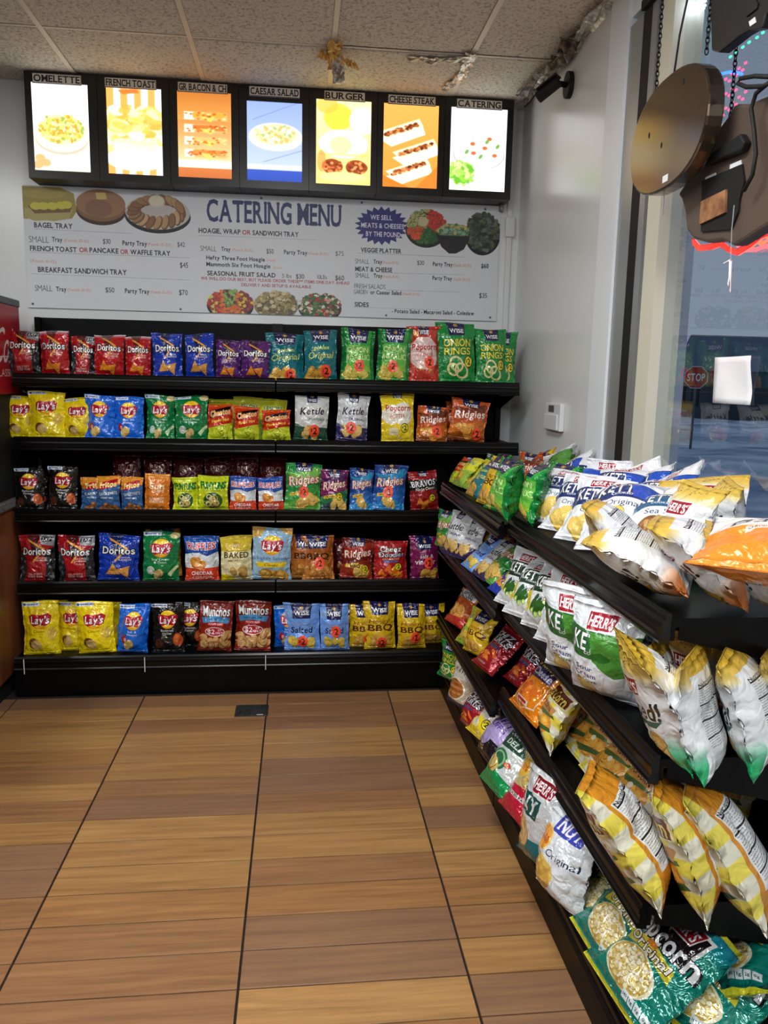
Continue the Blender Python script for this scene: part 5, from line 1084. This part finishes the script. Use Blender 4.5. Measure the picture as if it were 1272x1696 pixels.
MB().box(-.62, .0, -.78, .01, 1.83, 1.865).obj('cap', M_grey, co_, bevel=.006)
MB().box(-.6, -.02, -.70, .22, .925, 1.42).obj('body', M_dark, co_)
mesh_obj('script_print', [(-.0035, -.74, 1.45), (-.0035, -.01, 1.45), (-.0035, -.01, 1.80), (-.0035, -.74, 1.80)], [(0, 1, 2, 3)], img_mat('cooler_face', coke_img(), .35), co_, uvs=[(0, 0), (1, 0), (1, 1), (0, 1)])

# floor plate
p0, p1 = atZ(392, 1186, 0), atZ(441, 1170, 0)
fp_ = tag(empty('floor_plate', ((p0.x+p1.x)/2, (p0.y+p1.y)/2, 0)), 'black square floor plate on the planks before the back rack', 'floor plate')
hw, hd_ = .075, .062
MB().box(-hw, hw, -hd_, hd_, .0005, .006).obj('plate', mottle(mat('black_rubber', '1c1e1e', .6), 60, '121414', '2c3030'), fp_, bevel=.003)
MB().box(hw-.05, hw-.02, -hd_+.006, -hd_+.011, .006, .0066).obj('worn_mark', M_white, fp_)

# ------------------------------------------------------------------ window hangings
M_tray = mat('brown_steel', '6a5c4c', .17, metal=.85, bump=(5, .12, .006))
M_vac = mat('brown_vacuum_plastic', '54463c', .5, bump=(300, .3, .001))
M_chain = mat('black_chain', '0c0c0c', .4, metal=.5)
def pxX(pts, x): return [((p := atX(a, b, x)).y, p.z) for a, b in pts]
def chain(parent, a, b, link=.017, r=.0016):
    a, b = Vector(a), Vector(b); d = b-a; n = max(2, int(d.length/(link*.72))); dn = d.normalized(); mbx = MB()
    s1 = dn.cross(Vector((1, 0, 0))).normalized(); s2 = dn.cross(s1)
    for i in range(n):
        c0 = a+dn*(d.length*(i+.5)/n); s_ = s1 if i % 2 else s2
        mbx.tube([c0+dn*(link/2*math.cos(t))+s_*(link*.28*math.sin(t)) for t in [k*math.pi/5 for k in range(10)]], r, 5, True)
    return mbx.obj('chain', M_chain, parent, smooth=True)
def ovalpts(cy, cz, a, b, n=40, e=2.3, rot=0.):
    P = []
    for k in range(n):
        t = 2*math.pi*k/n; y = a*math.copysign(abs(math.cos(t))**(2/e), math.cos(t)); z = b*math.copysign(abs(math.sin(t))**(2/e), math.sin(t))
        P.append((cy+y*math.cos(rot)-z*math.sin(rot), cz+y*math.sin(rot)+z*math.cos(rot)))
    return P
xa = .98
sA = tag(empty('oval_neon_sign', (xa, 0, 0)), 'oval brown metal back of a neon sign hanging nearest the wall', 'sign', 'neon signs hanging in the window')
o = MB().prism(ovalpts(2.158, 2.186, .226, .148, 48), lambda p, t: (t, p[0], p[1]), 0, .045).obj('metal_tray', M_tray, sA, bevel=.006)
for (y, z) in ((2.26, 2.21), (2.07, 2.285), (2.175, 2.16)): MB().prism([(.004*math.cos(i), .008*math.sin(i)) for i in range(6)], lambda p, t: (t, y+p[0], z+p[1]), -.001, .0005).obj('keyhole', M_dark, sA)
MB().box(-.0012, 0, 2.12, 2.15, 2.055, 2.073).obj('label', M_white, sA)
chain(sA, (.02, 2.28, 2.30), (.02, 2.28, 2.94)); chain(sA, (.02, 2.0, 2.325), (.02, 1.99, 2.94))
MB().tube([(.03, 2.2, 2.32), (.04, 2.2, 2.45), (.06, 2.17, 2.65), (.06, 2.18, 2.93)], .003, 6).obj('power_cord', M_dark, sA, smooth=True)
MB().tube([(.02, 2.18, 2.036), (.02, 2.18, 1.98)], .0018, 6).obj('pull_cord', M_alu, sA)
xb = 1.06
outl = [(1128,330),(1122,322),(1133,305),(1145,290),(1146,262),(1152,240),(1168,222),(1190,212),(1207,190),(1216,172),(1238,172),(1256,164),(1290,150),(1345,150),(1400,190),(1420,240),(1400,300),(1350,345),(1290,362),(1262,378),(1240,392),(1214,408),(1196,398),(1170,402),(1148,396),(1136,380),(1134,352)]
sB = tag(empty('irregular_neon_sign', (xb, 0, 0)), 'brown plastic-backed neon sign with transformer box, glowing red beneath', 'sign', 'neon signs hanging in the window')
MB().prism(pxX(outl, xb), lambda p, t: (t, p[0], p[1]), 0, .04).obj('back_shell', M_vac, sB, bevel=.008)
MB().prism(pxX([(1176,262),(1238,222),(1246,236),(1240,250),(1172,276)], xb), lambda p, t: (t, p[0], p[1]), -.02, .0).obj('raised_rib', M_dark, sB, bevel=.004)
MB().prism(pxX([(1166,300),(1232,272),(1236,300),(1228,330),(1226,350),(1214,380),(1164,384)], xb), lambda p, t: (t, p[0], p[1]), -.006, .0).obj('access_recess', M_dark, sB)
MB().prism(pxX([(1168,334),(1209,314),(1208,352),(1165,372)], xb), lambda p, t: (t, p[0], p[1]), -.012, -.0062).obj('transformer_board', mottle(mat('brown_board', '8a5a38', .6), 30, '6a4228', 'a87650'), sB)
for q in ([(1169,294),(1186,286),(1187,302),(1169,307)], [(1210,273),(1228,265),(1230,280),(1209,289)]): MB().prism(pxX(q, xb), lambda p, t: (t, p[0], p[1]), -.0018, .0).obj('paper_label', M_white, sB)
pts = [atX(a, b, xb-.03) for a, b in ((1232, 316), (1246, 290), (1252, 255), (1249, 215), (1244, 180), (1252, 155), (1272, 138), (1300, 130))]
MB().tube([(p.x-xb, p.y, p.z) for p in pts], .005, 8).obj('power_cable', M_dark, sB, smooth=True)
pts = [atX(a, b, xb-.035) for a, b in ((1290, 128), (1250, 126), (1226, 130), (1222, 138), (1236, 144), (1262, 143), (1300, 128))]
MB().tube([(p.x-xb, p.y, p.z) for p in pts], .005, 8).obj('cable_loop', M_dark, sB, smooth=True)
p = atX(1190, 212, xb); chain(sB, (.03, p.y, p.z), (.03, p.y+.005, 2.94)); 
q = [atX(a, b, xb-.02) for a, b in ((1216, 340), (1212, 380), (1210, 430))]
MB().tube([(p.x-xb, p.y, p.z) for p in q], .0012, 5).obj('pull_chain', M_alu, sB)
q = [atX(a, b, xb-.02) for a, b in ((1210, 430), (1199, 436), (1209, 432), (1208, 460), (1206, 470), (1209, 483), (1210, 460), (1211, 432))]
MB().tube([(p.x-xb, p.y, p.z) for p in q], .0022, 5).obj('knotted_string', M_white, sB, smooth=True)
M_neon = mat('red_neon', 'ff3020', .4, emit='ff2a1c', es=9); M_acr = mat('glow_tinted_acrylic', 'ff8a80', .15)  # acrylic itself is clear; the red neon light is put into its colour
M_acr.node_tree.nodes['Principled BSDF'].inputs['Transmission Weight'].default_value = .8
low = [(1150,392),(1160,404),(1180,402),(1196,396),(1208,405),(1224,411),(1245,398),(1262,384),(1290,372),(1340,360),(1400,320)]
P_ = [atX(a, b+8, xb+.085) for a, b in low]
MB().tube([(p.x-xb, p.y, p.z) for p in P_], .006, 8).obj('neon_tube', M_neon, sB, smooth=True)
P_ = [atX(a, b, xb+.09) for a, b in ((1235, 396), (1262, 382), (1275, 396), (1262, 404), (1250, 396), (1300, 370))]
MB().tube([(p.x-xb, p.y, p.z) for p in P_], .006, 8).obj('neon_tube', M_neon, sB, smooth=True)
MB().prism(pxX([(a, b+2) for a, b in low[:10]] + [(a, b+12) for a, b in low[:10]][::-1], xb+.07), lambda p, t: (t, p[0], p[1]), .062, .067).obj('acrylic_edge', M_acr, sB)
xb = 1.0
sCn = tag(empty('square_neon_sign', (xb, 0, 0)), 'dark flat back of a neon sign at the top right corner', 'sign', 'neon signs hanging in the window')
MB().prism(pxX([(1174,-60),(1178,84),(1190,87),(1226,58),(1240,50),(1262,46),(1268,24),(1300,8),(1380,0),(1380,-60)], xb), lambda p, t: (t, p[0], p[1]), 0, .03).obj('back_shell', mat('charcoal_shell', '1c1a1a', .45), sCn, bevel=.004)
MB().prism(pxX([(1241,36),(1251,28),(1253,37),(1243,44)], xb), lambda p, t: (t, p[0], p[1]), -.0015, 0).obj('label', M_white, sCn)
q = pxX([(1236,10),(1254,0),(1258,6),(1256,14),(1238,28)], xb); MB().prism(q, lambda p, t: (t, p[0], p[1]), -.004, 0).obj('raised_plate', M_dark, sCn)
p = atX(1240, 0, xb); chain(sCn, (.01, p.y-.05, 2.62), (.01, p.y-.05, 2.94))
# paper taped on the glass
pc = [atX(a, b, XR+.032) for a, b in ((1180, 667), (1241, 671), (1247, 589), (1184, 592))]
n_ = 8; V_ = []; F_ = []
for i in range(n_+1):
    for j in range(n_+1):
        a, b = i/n_, j/n_; q = (pc[0]*(1-a)+pc[1]*a)*(1-b) + (pc[3]*(1-a)+pc[2]*a)*b
        V_.append((q.x - .006*math.sin(a*5)*math.sin(b*4+1) - (.012*max(0, .25-b)*(a > .3)), q.y, q.z))
for i in range(n_):
    for j in range(n_): k = i*(n_+1)+j; F_.append((k, k+n_+1, k+n_+2, k+1))
pn = mesh_obj('paper_notice', V_, F_, mat('white_paper', 'eef0f2', .8), smooth=True); md = pn.modifiers.new('thick', 'SOLIDIFY'); md.thickness = .0006
tag(pn, 'blank white sheet of paper taped to the window glass', 'paper')

# ------------------------------------------------------------------ outside: snow, stop sign, houses, glowing LED reflection dots, blue arc
M_snow = mottle(mat('snow', 'dfe8f4', .8, bump=(1.2, .8, .3)), .5, '8c9cb4', 'e6eef8', .35, .6)
sn = MB(); nx, ny = 40, 60; r9 = random.Random(9)
V_ = [(1.6+70*(i/nx)**1.5, -20+90*j/ny, -.35 + (.0 if i < 2 else r9.uniform(0, .22)*(1 if i > 6 else .2))) for i in range(nx+1) for j in range(ny+1)]
F_ = [(i*(ny+1)+j, (i+1)*(ny+1)+j, (i+1)*(ny+1)+j+1, i*(ny+1)+j+1) for i in range(nx) for j in range(ny)]
tag(mesh_obj('snowy_ground', V_, F_, M_snow, smooth=True), kind='structure')
p = atX(1153, 625, 12.0); s_ = tag(empty('stop_sign', (p.x, p.y, 0)), 'red octagonal STOP sign on a pole across the snowy street', 'traffic sign')
R = 18/CF*(p-O3).length; dv = (O3-p); dv.z = 0; dv.normalize(); rv = Vector((-dv.y, dv.x, 0))
def oct_(rr, off, z=p.z): return [tuple(rv*(rr*math.cos(math.pi/8+k*math.pi/4))+dv*off+Vector((0, 0, z+rr*math.sin(math.pi/8+k*math.pi/4)))) for k in range(8)]
def octo(name, rr, o0, o1, m_):
    a, b = oct_(rr, o0), oct_(rr, o1); mesh_obj(name, a+b, [tuple(range(8)), tuple(range(15, 7, -1))]+[(i, (i+1) % 8, 8+(i+1) % 8, 8+i) for i in range(8)], m_, s_)
octo('rim', R, -.01, .0, M_white)
def stop_img(): c = Cv(192, 1, 'c01828', 1); c.txt('STOP', .1, .9, .5, .34, 'f4f4f4'); return c.done('stop_print')
a = oct_(R*.93, .012); uv = [(.5+.5*math.cos(math.pi/8+k*math.pi/4)/math.cos(math.pi/8)*.98, .5+.5*math.sin(math.pi/8+k*math.pi/4)/math.cos(math.pi/8)*.98) for k in range(8)]
rs = Vector(a[0])-Vector(a[4]); 
mesh_obj('sign_face', a, [tuple(range(8))], img_mat('stop_face', stop_img(), .4), s_, uvs=uv)
MB().tube([(-dv.x*.05, -dv.y*.05, -.3), (-dv.x*.05, -dv.y*.05, p.z+R*.5)], .04, 8).obj('pole', M_grey, s_)
for k, (pxa, pxb, top, dist, col) in enumerate([(1105, 1180, 560, 24, '3c444c'), (1180, 1290, 575, 28, '4a5058'), (1290, 1500, 540, 26, '38404a')]):
    a_ = atX(pxa, 700, dist); b_ = atX(pxb, 700, dist); zt = atX(pxa, top, dist).z
    h = tag(empty('house', (dist, (a_.y+b_.y)/2, -.35)), f'dim grey house across the street, {ORD[k]} from left through the window', 'building'); wd = abs(a_.y-b_.y)/2*.7; h.location.x += k*9
    MB().box(0, 6, -wd, wd, 0, zt*.62).obj('wall', mat('siding', col, .8), h); MB().prism([(-wd-.1, zt*.62), (wd+.1, zt*.62), (0, zt+.35)], lambda p, t: (t, p[0], p[1]), -.3, 6.3).obj('roof', mat('roof_snow', '6a7684', .8), h)
    for yy in (-wd*.5, wd*.35): MB().box(-.04, .0, yy, yy+.9, .9, 2.1).obj('window', M_dark, h)
def leds(name, label, col, pts, es, r=.004, x=XR+.35):  # glowing dots stand in for LED sign reflections in the window glass
    mbx = MB()
    for a, b in pts:
        q = atX(a, b, x)
        for k in range(1):
            mbx.tube([(q.x, q.y-r, q.z), (q.x, q.y-r*.5, q.z), (q.x, q.y+r*.5, q.z), (q.x, q.y+r, q.z)], r, 6)
    o = mbx.obj(name, mat(name+'_glow', col, .4, emit=col, es=es), smooth=True); return tag(o, label, 'light string')
rl = random.Random(7)
leds('led_reflection', 'cluster of white LED reflection dots outside the top of window', 'e8f2ff', [(1112+rl.uniform(0, 16)+k*5.0, 50-k*5.4+rl.uniform(-8, 8)) for k in range(12) for _ in range(4)], 16, .0032, XR+.07)
leds('led_reflection', 'rows of green LED reflection dots outside at the right edge', '20e070', [(1208+i*11+rl.uniform(-2, 2), 72-i*8+j*11) for i in range(7) for j in range(3)], 6)
leds('led_reflection', 'rows of pink-red LED reflection dots between the two neon sign backs', 'ff2c50', [(1186+i*11+(j % 2)*5, 200-i*9-j*12) for i in range(5) for j in range(6)], 6)
P_ = [atX(1193+k*4, 123-3.5*math.sin(k/9*3.1), XR+.35) for k in range(10)]
tag(MB().tube(P_, .005, 6).obj('blue_neon_arc', mat('blue_neon', '2040ff', .4, emit='2048ff', es=7), smooth=True), 'blue neon arc glowing outside behind the hanging signs', 'light string')
